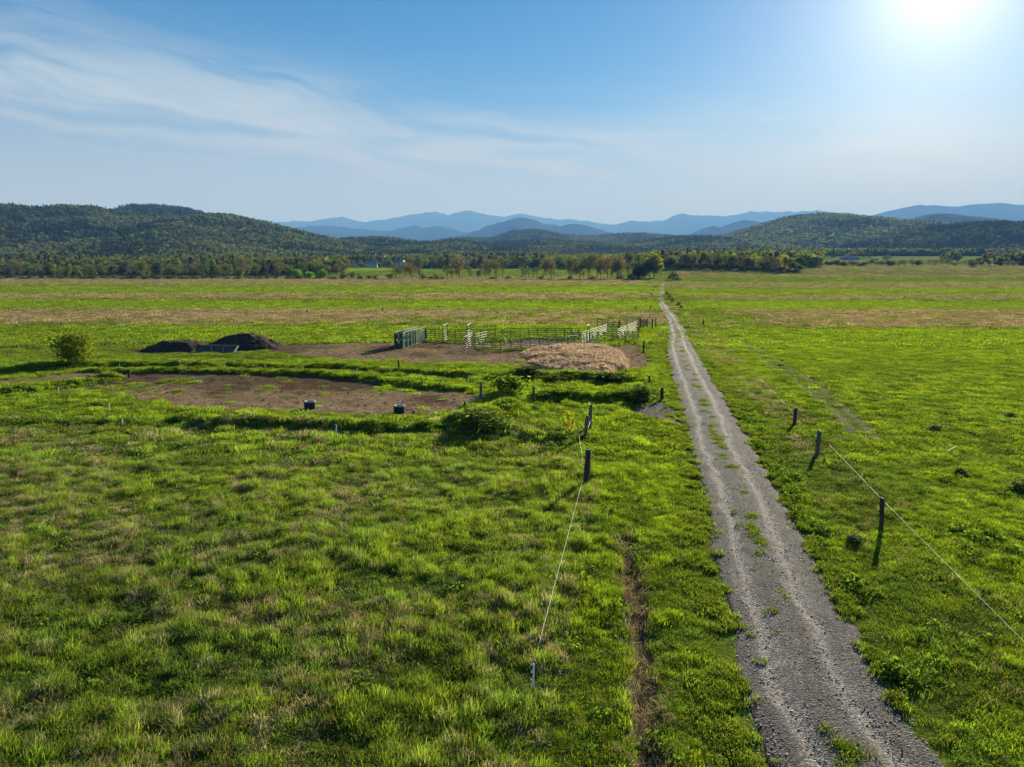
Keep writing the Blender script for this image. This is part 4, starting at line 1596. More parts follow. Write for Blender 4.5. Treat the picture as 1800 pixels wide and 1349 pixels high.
def forest_on(name, label, zf, x0, x1, y0, y1, spacing, hgt, conif, seed, keepf=None, bright=1.0):
    rng = np.random.default_rng(seed)
    nx = int((x1 - x0) / spacing)
    ny = int((y1 - y0) / spacing)
    gx, gy = np.meshgrid(np.arange(nx), np.arange(ny))
    x = x0 + (gx.ravel() + rng.uniform(0, 1, nx * ny)) * spacing
    y = y0 + (gy.ravel() + rng.uniform(0, 1, nx * ny)) * spacing
    a = x / y
    ok = (np.abs(a) < 0.85)
    if keepf is not None:
        ok &= keepf(x, y)
    x, y = x[ok], y[ok]
    n = len(x)
    z = zf(x, y) - 0.4
    s1 = fbm(x / 130, y / 130, seed, 3)
    s2 = fbm(x / 28, y / 28, seed + 3, 2)
    con = rng.uniform(0, 1, n) < np.clip(conif + 2.6 * (s1 - .5) + .8 * (s2 - .5), 0.02, .95)
    u = rng.uniform(0, 1, n)[:, None]
    dec = np.where(u < .52, C_GRN, np.where(u < .78, C_OLV, C_BRN)) * (0.65 + 0.8 * s2[:, None])
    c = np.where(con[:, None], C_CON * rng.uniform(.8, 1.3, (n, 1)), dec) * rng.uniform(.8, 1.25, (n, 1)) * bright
    h = hgt * rng.uniform(.7, 1.25, n) * np.where(con, 1.0, 1.0)
    w = hgt * rng.uniform(.6, 1.45, n)
    idx = np.where(con, rng.integers(4, 7, n), rng.integers(0, 4, n))
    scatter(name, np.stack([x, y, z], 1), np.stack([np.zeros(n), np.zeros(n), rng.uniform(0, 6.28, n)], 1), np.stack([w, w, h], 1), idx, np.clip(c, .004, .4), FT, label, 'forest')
    return n


def hz(nm):
    return lambda x, y: hill_z(nm, x, y)


def within(nm):
    def f(x, y):
        xs = HILLS[nm][0]
        return (x > xs[0]) & (x < xs[-1]) & (hill_z(nm, x, y) > T(x, y, False) - 3)
    return f


NT_ = 0
NT_ += forest_on('hill_forest', 'spring green and dark mixed forest covering the left hill', hz('hill_left'), -1650, -180, 1010, 1960, 8.8, 14.0, 0.20, 801, within('hill_left'))
NT_ += forest_on('knob_forest', 'dark forest on the knob behind the left hill', hz('hill_left_back'), -1300, -640, 2200, 2560, 9.5, 12, 0.60, 802, within('hill_left_back'))
NT_ += forest_on('ridge_forest', 'dark conifer forest on the low middle ridge', hz('hill_middle_dark'), -760, 190, 1510, 2360, 9, 12, 0.66, 803, within('hill_middle_dark'))
NT_ += forest_on('rise_forest', 'blue-green forest on the long middle rise', hz('hill_middle'), -300, 1420, 1700, 2760, 9.5, 12, 0.62, 804, within('hill_middle'))
NT_ += forest_on('round_hill_forest', 'forest on the small rounded hill', hz('hill_round'), -520, 1450, 3300, 4300, 14, 15, 0.45, 805, within('hill_round'))
NT_ += forest_on('right_hill_forest', 'sunlit and dark forest on the broad right hill', hz('hill_right'), 570, 2550, 1720, 3080, 11.5, 15, 0.22, 806, within('hill_right'), 1.3)  # tree colours lifted to imitate the paler, hazier look of this hill
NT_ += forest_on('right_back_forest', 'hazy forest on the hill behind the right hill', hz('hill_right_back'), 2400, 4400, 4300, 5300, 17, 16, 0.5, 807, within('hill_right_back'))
NT_ += forest_on('right_front_forest', 'dark forest on the slope at the right edge', hz('hill_right_front'), 580, 1760, 1455, 2060, 9.0, 13, 0.34, 808, within('hill_right_front'), 0.6)  # tree colours dimmed to paint in the backlit shade of this slope


def lowland_keep(x, y):
    a = x / y
    px = 900 + a * F * 0.987
    # open fields and the farmstead clearing
    ok = ~((px > 605) & (px < 725) & (y < 1020))
    ok &= ~((px > 1430) & (y < 1440) & (fbm(x / 60, y / 40, 811, 2) < 0.80))
    ok &= ~((px > 1150) & (px < 1430) & (y > 690) & (y < 860) & (fbm(x / 50, y / 30, 813, 2) < 0.5))
    ok &= ~((px < 130) & (px > -40) & (y > 960) & (y < 1040))
    return ok


NT_ += forest_on('lowland_wood', 'mixed lowland wood between the fields and the hills', lambda x, y: T(x, y, False), -1100, 1300, 650, 1750, 10.5, 13.0, 0.02, 809,
                 lambda x, y: lowland_keep(x, y) & (((x / y < -0.15) | (x / y > 0.2)) | (y > 905)))


# ------------------------------------------------------------------ fences
def ground_at(px, py):
    """point of the real ground under a pixel (a few steps along the ray)"""
    z = 0.0
    for _ in range(6):
        p = P(px, py, z)
        z = Tz(p[0], p[1])
    return np.array([p[0], p[1], z])


def wood_post(px, top, base, wpx, label, mat='post', tilt=(0, 0), knob=0.0, group='wooden fence posts', insulator=True):
    p = ground_at(px, base)
    d = p[1]
    h = (base - top) / F * math.hypot(d, CAM_H) * 1.0
    r = max(0.045, wpx / F * d / 2)
    o = thing('fence_post', tuple(p), label, 'post', group)
    rng = np.random.default_rng(int(px * 7 + base))
    n = 9
    m = MB()
    rows = 9
    ph = rng.uniform(0, 6.28, 4)
    for i in range(rows):
        t = i / (rows - 1)
        z = -0.25 + (h + 0.25) * t
        for k in range(n):
            a = 6.2832 * k / n
            rr = r * (1.06 - 0.12 * t) * (1 + 0.10 * math.sin(2 * a + ph[0] + t) + 0.06 * math.sin(3 * a + ph[1] + 3 * t) + rng.normal(0, .03))
            rr += knob * r * math.exp(-((t - .55) / .08) ** 2) * max(0, math.cos(a - 0.4))
            m.v.append((rr * math.cos(a) + tilt[0] * z + 0.02 * math.sin(4 * t + ph[2]), rr * math.sin(a) + tilt[1] * z, z + (0.03 * math.cos(a + ph[3]) if i == rows - 1 else 0)))
    for i in range(rows - 1):
        for k in range(n):
            m.f.append((i * n + k, i * n + (k + 1) % n, (i + 1) * n + (k + 1) % n, (i + 1) * n + k))
    m.f.append(tuple((rows - 1) * n + k for k in range(n)))
    m.build('shaft', M[mat], o, True)
    if insulator:
        q = MB()
        zz = h * 0.62
        q.tube([(tilt[0] * zz - r * 0.9, -r * .3, zz), (tilt[0] * zz - r - 0.05, -r * .5, zz)], [0.018, 0.026], 8)
        q.build('insulator', M['rubber'], o, True)
    return Vector(p) + Vector((tilt[0] * h, tilt[1] * h, h)), p, h


posts = {}
posts['near_left'] = wood_post(1030, 790, 858, 10.5, 'thick dark knotty fence post where the left wire bends, nearest the camera on that side', 'post_dark', knob=.5, tilt=(.03, 0))
posts['pair_a'] = wood_post(1029.5, 731, 771, 6.5, 'light grey fence post, nearer one of the close pair left of the road', tilt=(.06, 0))
posts['pair_b'] = wood_post(1037.5, 711, 756, 6.0, 'taller grey fence post, farther one of the close pair left of the road')
wood_post(1437, 757, 801, 7.5, 'grey fence post beside the orange gate handle on the right side of the road')
posts['near_right'] = wood_post(1547, 875, 936, 8.5, 'dark fence post with white wire crossing its top, nearest post on the right', 'post_dark')
posts['right_c'] = wood_post(1396, 718, 747, 6, 'dark leaning fence post, farthest of the three right-hand posts', 'post_dark', tilt=(.06, -.02))
wood_post(938.5, 679, 707, 5, 'weathered post standing in the bank right of the bramble mound')
wood_post(879, 662, 691, 5, 'weathered leaning post behind the bramble mound, right of a slimmer post', tilt=(-.06, 0))
posts['bramble'] = wood_post(846, 672, 706, 5, 'weathered post at the left edge of the bramble mound')
wood_post(817, 706, 718, 3.6, 'short dark post stub at the right tip of the paddock', 'post_dark', insulator=False)
wood_post(727, 722, 735, 3.6, 'short dark post stub just right of the right water tank', 'post_dark', insulator=False)
wood_post(873, 750, 768, 4.5, 'dim post half hidden in grass below the bramble mound', insulator=False)
wood_post(701, 636, 653, 3.2, 'thin dark post on the bank in front of the green chute', 'post_dark', insulator=False)
wood_post(227, 650, 665, 4.0, 'dark post at the mouth of the left lane into the paddock', 'post_dark', insulator=False)
wood_post(210, 632, 644, 3.4, 'grey leaning post on the bank right of the small round tree', tilt=(-.08, 0), insulator=False)
wood_post(1163, 682, 704, 6, 'dark stout post at the road end of the grassy bank', 'post_dark', tilt=(.05, 0), insulator=False)
wood_post(1141.5, 661, 674, 4, 'dark short post behind the stout roadside post', 'post_dark', insulator=False)
wood_post(1131, 600, 621, 3.0, 'dark thin post between straw heap and road', 'post_dark', insulator=False)
wood_post(1100, 650, 663, 3.2, 'small dark post at the lower right corner of the straw heap', 'post_dark', insulator=False)
wood_post(1236, 562, 573, 3.0, 'small dark post in the dry weeds right of the road', 'post_dark', insulator=False)
for px, b, lab in ((1117, 546, 'left'), (1144, 545, 'right')):
    wood_post(px, b - 7, b, 2.4, 'tiny dark post behind the corral, %s of two by the road' % lab, 'post_dark', insulator=False)
for px, b in ((672, 548), (540, 551), (1740, 580)):
    wood_post(px, b - 6, b, 2.4, {672: 'tiny dark post in the dry strip above the green chute', 540: 'tiny dark post in the dry strip above the compost heaps', 1740: 'tiny dark post at the right edge of the right field'}[px], 'post_dark', insulator=False)


def step_post(px, top, base, label, tilt=0.0):
    p = ground_at(px, base)
    h = (base - top) / F * math.hypot(p[1], CAM_H)
    o = thing('step_in_post', tuple(p), label, 'post', 'white step-in fence posts')
    m = MB()
    m.tube([(0, 0, -.1), (tilt * h, 0, h)], [0.019 + p[1] * 0.00012, 0.016 + p[1] * 0.00010], 6)
    m.build('stake', M['white'], o, True)
    c = MB()
    for t in (.45, .7, .95):
        c.tube([(tilt * h * t, 0, h * t), (tilt * h * t - .05, -.02, h * t + .012), (tilt * h * t - .055, -.02, h * t + .05)], 0.008, 5)
    c.build('clip', M['white'], o, True)
    return Vector(p) + Vector((tilt * h, 0, h)), p, h


steps = {}
steps['front'] = step_post(937.6, 1167, 1219, 'white step-in stake holding the wire in the foreground meadow')
steps['mid'] = step_post(592, 747, 772, 'white step-in stake with slack wire before the front bank')
STEP = [(103, 670, 683, 'white stake on the left lane bank'), (193, 710, 725, 'white stake left of the paddock, the upper of two close ones'), (216, 732, 749, 'white stake left of the paddock, the lower of two close ones'),
        (446, 720, 735, 'white stake left of the left water tank'), (317, 635, 645, 'white stake on the far bank below the left compost heap'), (397, 640, 650, 'leaning white stake on the far bank below the metal bunk'),
        (468, 642, 650, 'white stake on the far bank right of the leaning one'), (535, 645, 653, 'leaning white stake on the far bank above the left water tank'), (628, 648, 658, 'white stake on the far bank left of the dark post'),
        (687, 648, 658, 'white stake on the far bank just left of the dark post'), (823, 664, 683, 'white stake left of the bramble mound'), (275, 638, 645, 'white stake on the far bank above the lane mouth')]
for px, t, b, lab in STEP:
    steps[px] = step_post(px, t, b, lab, -.2 if 'leaning' in lab else random.uniform(-.04, .04))


def wire(label, pts, r=0.0075, sag=0.02, name='fence_wire', mat='white', cat='wire'):
    m = MB()
    path = []
    for a, b in zip(pts[:-1], pts[1:]):
        a = Vector(a)
        b = Vector(b)
        n = 10
        for i in range(n + (b == Vector(pts[-1]))):
            t = i / n
            q = a.lerp(b, t)
            q.z -= sag * 4 * t * (1 - t) * (b - a).length * 0.25
            path.append(q)
    o0 = path[0].copy()
    m.tube([q - o0 for q in path], r, 5)
    o = m.build(name, M[mat], None, True, o0)
    return tag(o, label, cat, 'white electric fence wires' if cat == 'wire' else 'pale sticks')


pl = Vector(posts['near_left'][1])
hl = posts['near_left'][2]
at_low = pl + Vector((-.13, -.02, hl * .24))
at_mid = pl + Vector((-.13, 0, hl * .68))
handle_l = Vector(P(1017, 761, 0.45))
top_front = steps['front'][0]
wire('taut white wire from the foreground stake up to the dark knotty post', [top_front, at_low, at_mid], 0.0040, 0.0)
wire('white wire from the dark knotty post to the left orange handle', [at_mid, handle_l], 0.0050, 0.01)
wire('thin wire running from the foreground stake out of the bottom of the picture', [steps['front'][0] - Vector((0, 0, .35)), Vector(P(905, 1306, 0.28)), Vector(P(880, 1400, .25))], 0.0016, 0.01, mat='galv')
handle_r = Vector(P(1456, 780, 0.62))
pr = Vector(posts['near_right'][1])
hr = posts['near_right'][2]
at_r = pr + Vector((.10, 0, hr * .86))
wire('bright white wire from the right orange handle to the nearest right post', [handle_r, at_r], 0.0045, 0.0)
wire('bright white wire from the nearest right post out of the right edge', [at_r, Vector(P(1800, 1128, 0.75)), Vector(P(1900, 1230, .75))], 0.0045, 0.0)
p3 = Vector(posts['right_c'][1])
wire('thin white wire along the weeds beyond the leaning right post', [p3 + Vector((-.1, 0, posts['right_c'][2] * .75)), Vector(P(1333, 662, .7)), Vector(P(1283, 612, .7))], 0.0025, 0.0)
wire('loose white rope lying in the grass right of the orange handle', [Vector(ground_at(1462, 779)) + Vector((0, 0, .25)), Vector(ground_at(1500, 779)) + Vector((0, 0, .22)), Vector(ground_at(1542, 781)) + Vector((0, 0, .2))], 0.012, 0.0)
wire('white stick lying in the right field', [Vector(ground_at(1664, 801)) + Vector((0, 0, .22)), Vector(ground_at(1680, 795)) + Vector((0, 0, .30))], 0.012, 0, 'white_stick', cat='stick')
ps = steps['mid'][0]
wire('slack wire hanging left from the stake before the front bank', [ps - Vector((0, 0, .25)), Vector(P(583, 764, .25)), Vector(P(575, 765, .2))], 0.008, 0.05)
wire('wire slanting from the post stub up to the bramble post', [Vector(ground_at(817, 715)) + Vector((0, 0, .35)), Vector(posts['bramble'][1]) + Vector((-.05, 0, .55))], 0.008, 0)
wire('short wire looped between the close pair of posts', [Vector(posts['pair_a'][1]) + Vector((.1, 0, posts['pair_a'][2] * .45)), Vector(posts['pair_b'][1]) + Vector((0, 0, posts['pair_b'][2] * .4))], 0.008, .1)


def handle(p, label):
    o = thing('orange_gate_grip', tuple(p), label, 'handle', 'orange gate handles')
    m = MB()
    m.lathe([(0.001, -.13), (.05, -.12), (.065, -.05), (.058, 0.0), (.065, .05), (.045, .12), (.001, .13)], 10)
    g = m.build('grip', M['orange'], o, True)
    h = MB()
    h.tube([(0, 0, .10), (0, 0, .17), (.03, 0, .20), (.05, 0, .17)], .008, 5)
    h.build('hook', M['galv'], o, True)


handle(handle_l, 'orange gate handle hanging left of the close pair of posts')
handle(handle_r, 'orange gate handle right of the road beside the grey post')


# ------------------------------------------------------------------ cattle yard
def panel(a, b, h, label, rails=6, mat='darksteel', mids=1, r=0.024, group='corral panels', z0=0.22):
    """tube panel between two ground pixels (or points)"""
    A = Vector(ground_at(*a)) if len(a) == 2 else Vector(a)
    B = Vector(ground_at(*b)) if len(b) == 2 else Vector(b)
    o = thing('corral_panel', tuple(A), label, 'fence panel', group)
    m = M[mat]
    for q in (A, B):
        bar('upright', q - Vector((0, 0, .05)), q + Vector((0, 0, h)), r * 1.25, m, o)
    for i in range(mids):
        q = A.lerp(B, (i + 1) / (mids + 1))
        bar('brace', q + Vector((0, 0, z0)), q + Vector((0, 0, h - .02)), r, m, o)
    for i in range(rails):
        z = z0 + (h - z0 - .02) * i / (rails - 1)
        bar('rail', A + Vector((0, 0, z)), B + Vector((0, 0, z)), r, m, o)
    return o


def frame_gate(a, b, h, label, rails=5, top=True):
    """tall walk-through frame: two uprights, a top bar and short rails low down"""
    A = Vector(ground_at(*a))
    B = Vector(ground_at(*b))
    o = thing('walk_through_gate', tuple(A), label, 'gate', 'tall gate frames of the corral')
    for q in (A, B):
        bar('upright', q - Vector((0, 0, .05)), q + Vector((0, 0, h)), .05, M['darksteel'], o)
    bar('top_bar', A + Vector((0, 0, h)), B + Vector((0, 0, h)), .045, M['galv'], o)
    for i in range(rails):
        z = .3 + (h * .66 - .3) * i / (rails - 1)
        bar('rail', A + Vector((0, 0, z)), B + Vector((0, 0, z)), .03, M['galv'], o)
    return o


k80 = 80.0 / F
# back line of the corral, left to right
back = [(750, 600), (765, 601), (779, 602), (800, 601), (821, 600.5), (845, 600), (870, 600), (898, 599.5), (930, 599.5), (960, 599), (992, 599), (1018, 598.5)]
for i in range(len(back) - 1):
    panel(back[i], back[i + 1], 1.50, 'dark tube panel, %s from left in the back line of the corral' % ORD[i], 6, 'darksteel', 1, r=.034)
# front line
front = [(819, 616), (849, 617.5), (880, 618), (916, 615), (948, 613), (977.5, 612), (998, 610), (1021, 606)]
for i in range(len(front) - 1):
    panel(front[i], front[i + 1], 1.38 if i < 2 else 1.2, 'dark tube panel, %s from left in the front line of the corral' % ORD[i], 6, 'darksteel', 1, r=.034)
# pale panels that run away from the camera
panel((816.5, 617), (830, 609), 1.55, 'pale panel at the left front corner of the corral', 6, 'galv', 0, r=.028)
panel((836, 608), (857.5, 602), 1.35, 'open pale gate panel inside the left end of the corral', 5, 'galv', 0, r=.028)
panel((1021, 606), (1033, 602), 1.45, 'pale slatted panel at the left front corner of the right pen', 6, 'galv', 0, r=.028)
panel((1036, 599), (1067, 588), 1.35, 'long pale panel running back from the tall frame in the right pen', 6, 'galv', 1, r=.028)
panel((1068, 585), (1086, 584), 1.35, 'grey panel behind the long pale panel', 6, 'darksteel', 1, r=.03)
panel((1085, 599), (1102, 590.5), 1.4, 'pale panel of the right alley, nearer one', 6, 'galv', 0, r=.028)
panel((1102.5, 590), (1119, 583), 1.4, 'pale panel of the right alley, farther one', 6, 'galv', 0, r=.028)
panel((1076, 601), (1100, 601), 1.25, 'dark panel at the right front of the corral, left one', 6, 'darksteel', 1, r=.034)
panel((1100, 601), (1122, 600), 1.25, 'dark panel at the right front of the corral, right one', 6, 'darksteel', 1, r=.034)
panel((1037, 603), (1076, 601.5), 1.25, 'dark panel behind the straw heap crest', 6, 'darksteel', 2, r=.034)
panel((1050, 577), (1068, 577), 1.3, 'far dark panel behind the right pen, leftmost of three', 5, 'darksteel', 1, r=.034)
panel((1068, 577), (1090, 576), 1.5, 'far dark panel behind the right pen, middle of three', 5, 'darksteel', 1, r=.034)
panel((1090, 576), (1122, 577.5), 1.6, 'far dark panel behind the right pen, right of three', 6, 'darksteel', 2, r=.034)
panel((1138, 578), (1146, 578), 1.6, 'small dark panel at the road end of the corral', 7, 'darksteel', 0, r=.03)
frame_gate((779, 604), (786.5, 600), 2.15, 'tall pale-railed gate frame, left one, right of the green chute')
frame_gate((821, 604), (827.5, 600), 2.15, 'tall pale-railed gate frame, right one, at the left corner of the corral')
frame_gate((1032, 603.5), (1035, 600), 2.05, 'tall pale-topped gate frame at the corner of the right pen')
for px, t, b, lab in [(1124.5, 559, 578, 'stout dark steel post at the far right of the corral, left of the rack'), (1146.5, 562, 578, 'stout dark steel post right of the rack'), (1152.5, 560, 577, 'pale-topped steel post nearest the road'),
                      (1088, 565, 586, 'dark steel post in the middle of the right pen')]:
    p = Vector(ground_at(px, b))
    h = (b - t) / F * p.y
    o = thing('steel_post', tuple(p), lab, 'post', 'steel posts of the corral')
    bar('shaft', p - Vector((0, 0, .1)), p + Vector((0, 0, h)), .075, M['darksteel'], o, True)
    bar('cap', p + Vector((0, 0, h)), p + Vector((0, 0, h + .14)), .09, M['galv'], o, True)


def build_rack():
    A = Vector(ground_at(1126, 578))
    B = Vector(ground_at(1137, 578))
    o = thing('hay_rack', tuple(A), 'dark mesh hay rack between steel posts at the far right of the corral', 'rack')
    for i in range(9):
        q = A.lerp(B, i / 8)
        bar('slat', q, q + Vector((0, 0, 1.35)), .035, M['darksteel'], o, True)
    for z in (.1, .5, .95, 1.38):
        bar('rail', A + Vector((0, -.05, z)), B + Vector((0, -.05, z)), .035, M['darksteel'], o, True)


build_rack()


def build_chute():
    """green squeeze chute with alley: head gate end nearest, sheeted sides, overhead bars"""
    A = Vector(ground_at(701, 613.5))          # middle of the near end
    B = Vector(ground_at(742, 601.0))          # middle of the far end
    B.z = A.z
    d = (B - A)
    L = d.length
    d.normalize()
    s = Vector((d.y, -d.x, 0))                  # to the right (sun side)
    o = thing('cattle_chute', tuple(A), 'dark green steel cattle squeeze chute on the dirt yard', 'cattle chute')
    hw = 0.40
    H = 1.75
    up = Vector((0, 0, 1))

    def W(t, side, z):
        return A + d * t + s * side + up * z

    def plate(name, t0, t1, side, z0, z1, mat, th=0.04):
        m = MB()
        c = [W(t0, side - th / 2, z0), W(t1, side - th / 2, z0), W(t1, side + th / 2, z0), W(t0, side + th / 2, z0)]
        c2 = [q + up * (z1 - z0) for q in c]
        m.add([q - A for q in c + c2], [(0, 3, 2, 1), (4, 5, 6, 7), (0, 1, 5, 4), (1, 2, 6, 5), (2, 3, 7, 6), (3, 0, 4, 7)])
        return m.build(name, M[mat], o)
    # near end: head gate with two doors and a round neck opening between them
    for sd in (-1, 1):
        m = MB()
        prof = []
        for i in range(13):
            z = 0.12 + (H - 0.2) * i / 12
            cut = 0.05 + 0.20 * math.exp(-((z - 1.05) / .28) ** 2)
            prof.append((z, cut))
        pts = [W(-.02, sd * c, z) for z, c in prof] + [W(-.02, sd * (hw + .06), z) for z, c in reversed(prof)]
        back_ = [q + d * .05 for q in pts]
        n = len(pts)
        fs = [tuple(range(n)), tuple(range(2 * n - 1, n - 1, -1))] + [(i, (i + 1) % n, n + (i + 1) % n, n + i) for i in range(n)]
        m.add([q - A for q in pts + back_], fs)
        m.build('head_gate_door', M['greendark'], o)
    m = MB()
    m.tube([W(-.05, .1, .72) - A, W(-.12, .1, .72) - A], .06, 10)
    m.build('latch', M['white'], o)
    stations = [0.0, 1.2, 1.65, 2.5, 3.0, 3.9, 4.7, L]
    for t in stations:
        for sd in (-1, 1):
            bar('upright', W(t, sd * (hw + .05), -.05), W(t, sd * (hw + .05), H if t < 3.5 else H * .93), .055, M['greenpaint'], o, True)
        bar('cross_bar', W(t, -hw - .05, H * (1 if t < 3.5 else .93)), W(t, hw + .05, H * (1 if t < 3.5 else .93)), .045, M['greenpaint'], o, True)
    for sd in (-1, 1):
        bar('top_rail', W(-.05, sd * (hw + .09), H + .07), W(L, sd * (hw + .09), H + .02), .055, M['galv'], o, True)
        bar('skid', W(-.1, sd * (hw + .05), .02), W(L, sd * (hw + .05), .02), .06, M['greenpaint'], o, True)
        # lower sheet sides of the squeeze
        plate('side_panel', .08, 1.15, sd * (hw + .02), .12, .62, 'greenpaint')
        plate('side_panel', 1.7, 2.45, sd * (hw + .02), .12, .75, 'greenpaint')
        plate('side_panel', 2.55, 2.95, sd * (hw + .02), .12, .75, 'greenpaint')
        plate('side_panel', 3.05, 4.65, sd * (hw + .02), .15, 1.25, 'greendark')
        plate('side_panel', 4.75, L - .05, sd * (hw + .02), .15, 1.30, 'greendark')
        for z in (.78, 1.0, 1.22, 1.45):
            bar('side_bar', W(.05, sd * (hw + .03), z), W(3.0, sd * (hw + .03), z), .035, M['galv' if z in (.78, 1.45) else 'greenpaint'], o, True)
    plate('floor', 0, L, 0, .03, .08, 'rubber', .7)
    # tail gate sheet at the far end and the palpation gate hung open
    plate('tail_gate', L + .02, L + .9, -.02 + hw, .2, 1.35, 'greendark')


build_chute()


def heap(name, label, cat, px0, px1, base_py, top_py, depth, mat, seed, peak=.5, rough=.12, flat=0.35, skew=0.0, nres=64, yskew=0.0):
    A = ground_at(px0, base_py)
    B = ground_at(px1, base_py)
    W_ = math.hypot(B[0] - A[0], B[1] - A[1])
    cx, cy_ = (A[0] + B[0]) / 2, (A[1] + B[1]) / 2 + depth * .5
    # height so that the crest shows at its row
    yc = cy_ + yskew * depth / 2
    H = CAM_H + ray((px0 + px1) / 2, top_py)[2] / ray((px0 + px1) / 2, top_py)[1] * yc - (A[2] + B[2]) / 2
    g = np.linspace(-1, 1, nres)
    X, Y = np.meshgrid(g, g)
    x = X * W_ / 2
    y = Y * depth / 2
    rad = np.sqrt(X ** 2 + Y ** 2)
    X = np.sign(X) * np.abs(X) ** 1.0
    px_ = np.where(X > skew, (X - skew) / (1 - skew), (X - skew) / (1 + skew))
    py_ = np.where(Y > yskew, (Y - yskew) / (1 - yskew), (Y - yskew) / (1 + yskew))
    rr = np.sqrt(px_ ** 2 + py_ ** 2) + (fbm(x / (W_ * .18) + 7, y / (W_ * .18), seed, 3) - .5) * .22
    body = np.clip(1 - rr, 0, 1)
    prof = np.clip(body / (1 - flat), 0, 1)
    prof = prof * (1.35 - .35 * prof)
    Z = H * prof
    Z = Z + (fbm(x / .9, y / .9, seed + 2, 4) - .5) * rough * 2 * sstep(0, .3, prof) + (vnoise(x / .28, y / .28, seed + 6) - .5) * rough * .9 * sstep(0, .2, prof)
    Z = Z - .08
    idx = np.arange(nres * nres).reshape(nres, nres)
    f = np.stack([idx[:-1, :-1], idx[:-1, 1:], idx[1:, 1:], idx[1:, :-1]], -1).reshape(-1, 4)
    me = mesh_np(name, np.stack([x, y, Z], -1).reshape(-1, 3), f, mat, False)
    o = add(name, me, None, (cx, cy_, (A[2] + B[2]) / 2))
    tag(o, label, cat)
    return o, (cx, cy_, W_, depth, x, y, Z)


heap('compost_heap', 'dark brown compost heap with flat top, the left and lower of two', 'heap', 228, 362, 619, 598.5, 5.5, M['compost'], 901, flat=.42, skew=.05, rough=.14)
heap('compost_heap', 'dark brown compost heap with high peak behind the metal bunk', 'heap', 322, 490, 617, 585.5, 7.0, M['compost'], 905, flat=.12, skew=.12, rough=.15)
for px, a in ((335, .35), (340, -.5)):
    p = Vector(P(px, 604, .55))
wire('pale stick poking out between the two compost heaps', [Vector(PD(339, 603, 79.5)), Vector(PD(336.5, 598.5, 79.5))], .035, 0, 'pale_stick', cat='stick')
so, sw = heap('straw_heap', 'wide low heap of pale old straw bedding beside the road', 'heap', 916, 1136, 659, 611.0, 19.0, M['straw_ground'], 911, flat=.5, rough=.2, nres=120, skew=.35, yskew=.5)


def straw_on_heap():
    cx, cy_, W_, depth, x, y, Z = sw
    m = Z.ravel() > 0.0
    xs, ys_, zs = x.ravel()[m], y.ravel()[m], Z.ravel()[m]
    n = 15000
    i = RNG.integers(0, len(xs), n)
    px = cx + xs[i] + RNG.normal(0, .12, n)
    py = cy_ + ys_[i] + RNG.normal(0, .12, n)
    pz = so.location.z + zs[i] + .03
    chips = [tuft_mesh('straw_wisp_%d' % k, RNG, 12, .16, .05, .22, .035, 1.6, M['dry']) for k in range(4)]
    c = np.array([0.64, 0.51, 0.41]) * RNG.uniform(.35, 1.15, (n, 1))
    scatter('loose_straw', np.stack([px, py, pz], 1), np.stack([RNG.normal(0, .5, n), RNG.normal(0, .5, n), RNG.uniform(0, 6.28, n)], 1), np.ones((n, 3)) * RNG.uniform(.6, 1.3, (n, 1)), RNG.integers(0, 4, n), c, chips,
            'loose tan straw covering the wide heap', 'straw')


straw_on_heap()


def build_clods():
    """clods and tufts lying about the dirt yard and paddock"""
    m = MB()
    m.lathe([(0.001, -.4), (.8, -.25), (1.0, .05), (.6, .4), (.001, .5)], 6)
    v = np.array(m.v) + RNG.normal(0, .16, (len(m.v), 3))
    cl = [mesh_np('clod_0', v, np.array(m.f), pbr('dry_clod', (0.13, 0.095, 0.07), .95, var=.5, scale=2))]
    x, y = field_points(40, 92, 6.0)
    d = zones(x, y)[0]
    ok = (d > .5) & (RNG.uniform(0, 1, len(x)) < .8)
    x, y = x[ok], y[ok]
    n = len(x)
    s = .03 + .07 * RNG.uniform(0, 1, n) ** 3
    scatter('dirt_clods', np.stack([x, y, T(x, y)], 1), np.stack([RNG.normal(0, .4, n), RNG.normal(0, .4, n), RNG.uniform(0, 6.28, n)], 1), np.stack([s, s, s * .7], 1), np.zeros(n, int), np.ones((n, 3)), cl,
            'dry brown clods scattered over the bare dirt yards', 'clods')


build_clods()


def build_tank(px, base, label):
    p = ground_at(px, base)
    k = p[1] / F
    R = 10.2 * k
    H = 13.5 * k
    o = thing('water_tank', tuple(p), label, 'water tank', 'round stock water tanks')
    m = MB()
    prof = [(R * .94, -.06), (R * .97, .02), (R, .06)]
    for i in range(6):
        z = .08 + (H - .14) * i / 6
        prof += [(R, z), (R * .985, z + .02), (R, z + .04)]
    prof += [(R * .98, H - .03)]
    m.lathe(prof, 32)
    m.build('wall', M['rubber'], o, True)
    r = MB()
    r.lathe([(R * .97, H - .05), (R * 1.03, H - .04), (R * 1.03, H), (R * .96, H + .02), (R * .62, H), (R * .60, H - .09), (R * .58, H - .14)], 32)
    r.build('rim', M['concrete'], o, True)
    w = MB()
    w.lathe([(R * .60, H - .10), (.001, H - .10)], 32)
    w.build('water', M['water'], o)


build_tank(545, 718.5, 'round black water tank with grey rim, the left of two in the paddock')
build_tank(702, 726, 'round black water tank with grey rim, the right of two in the paddock')


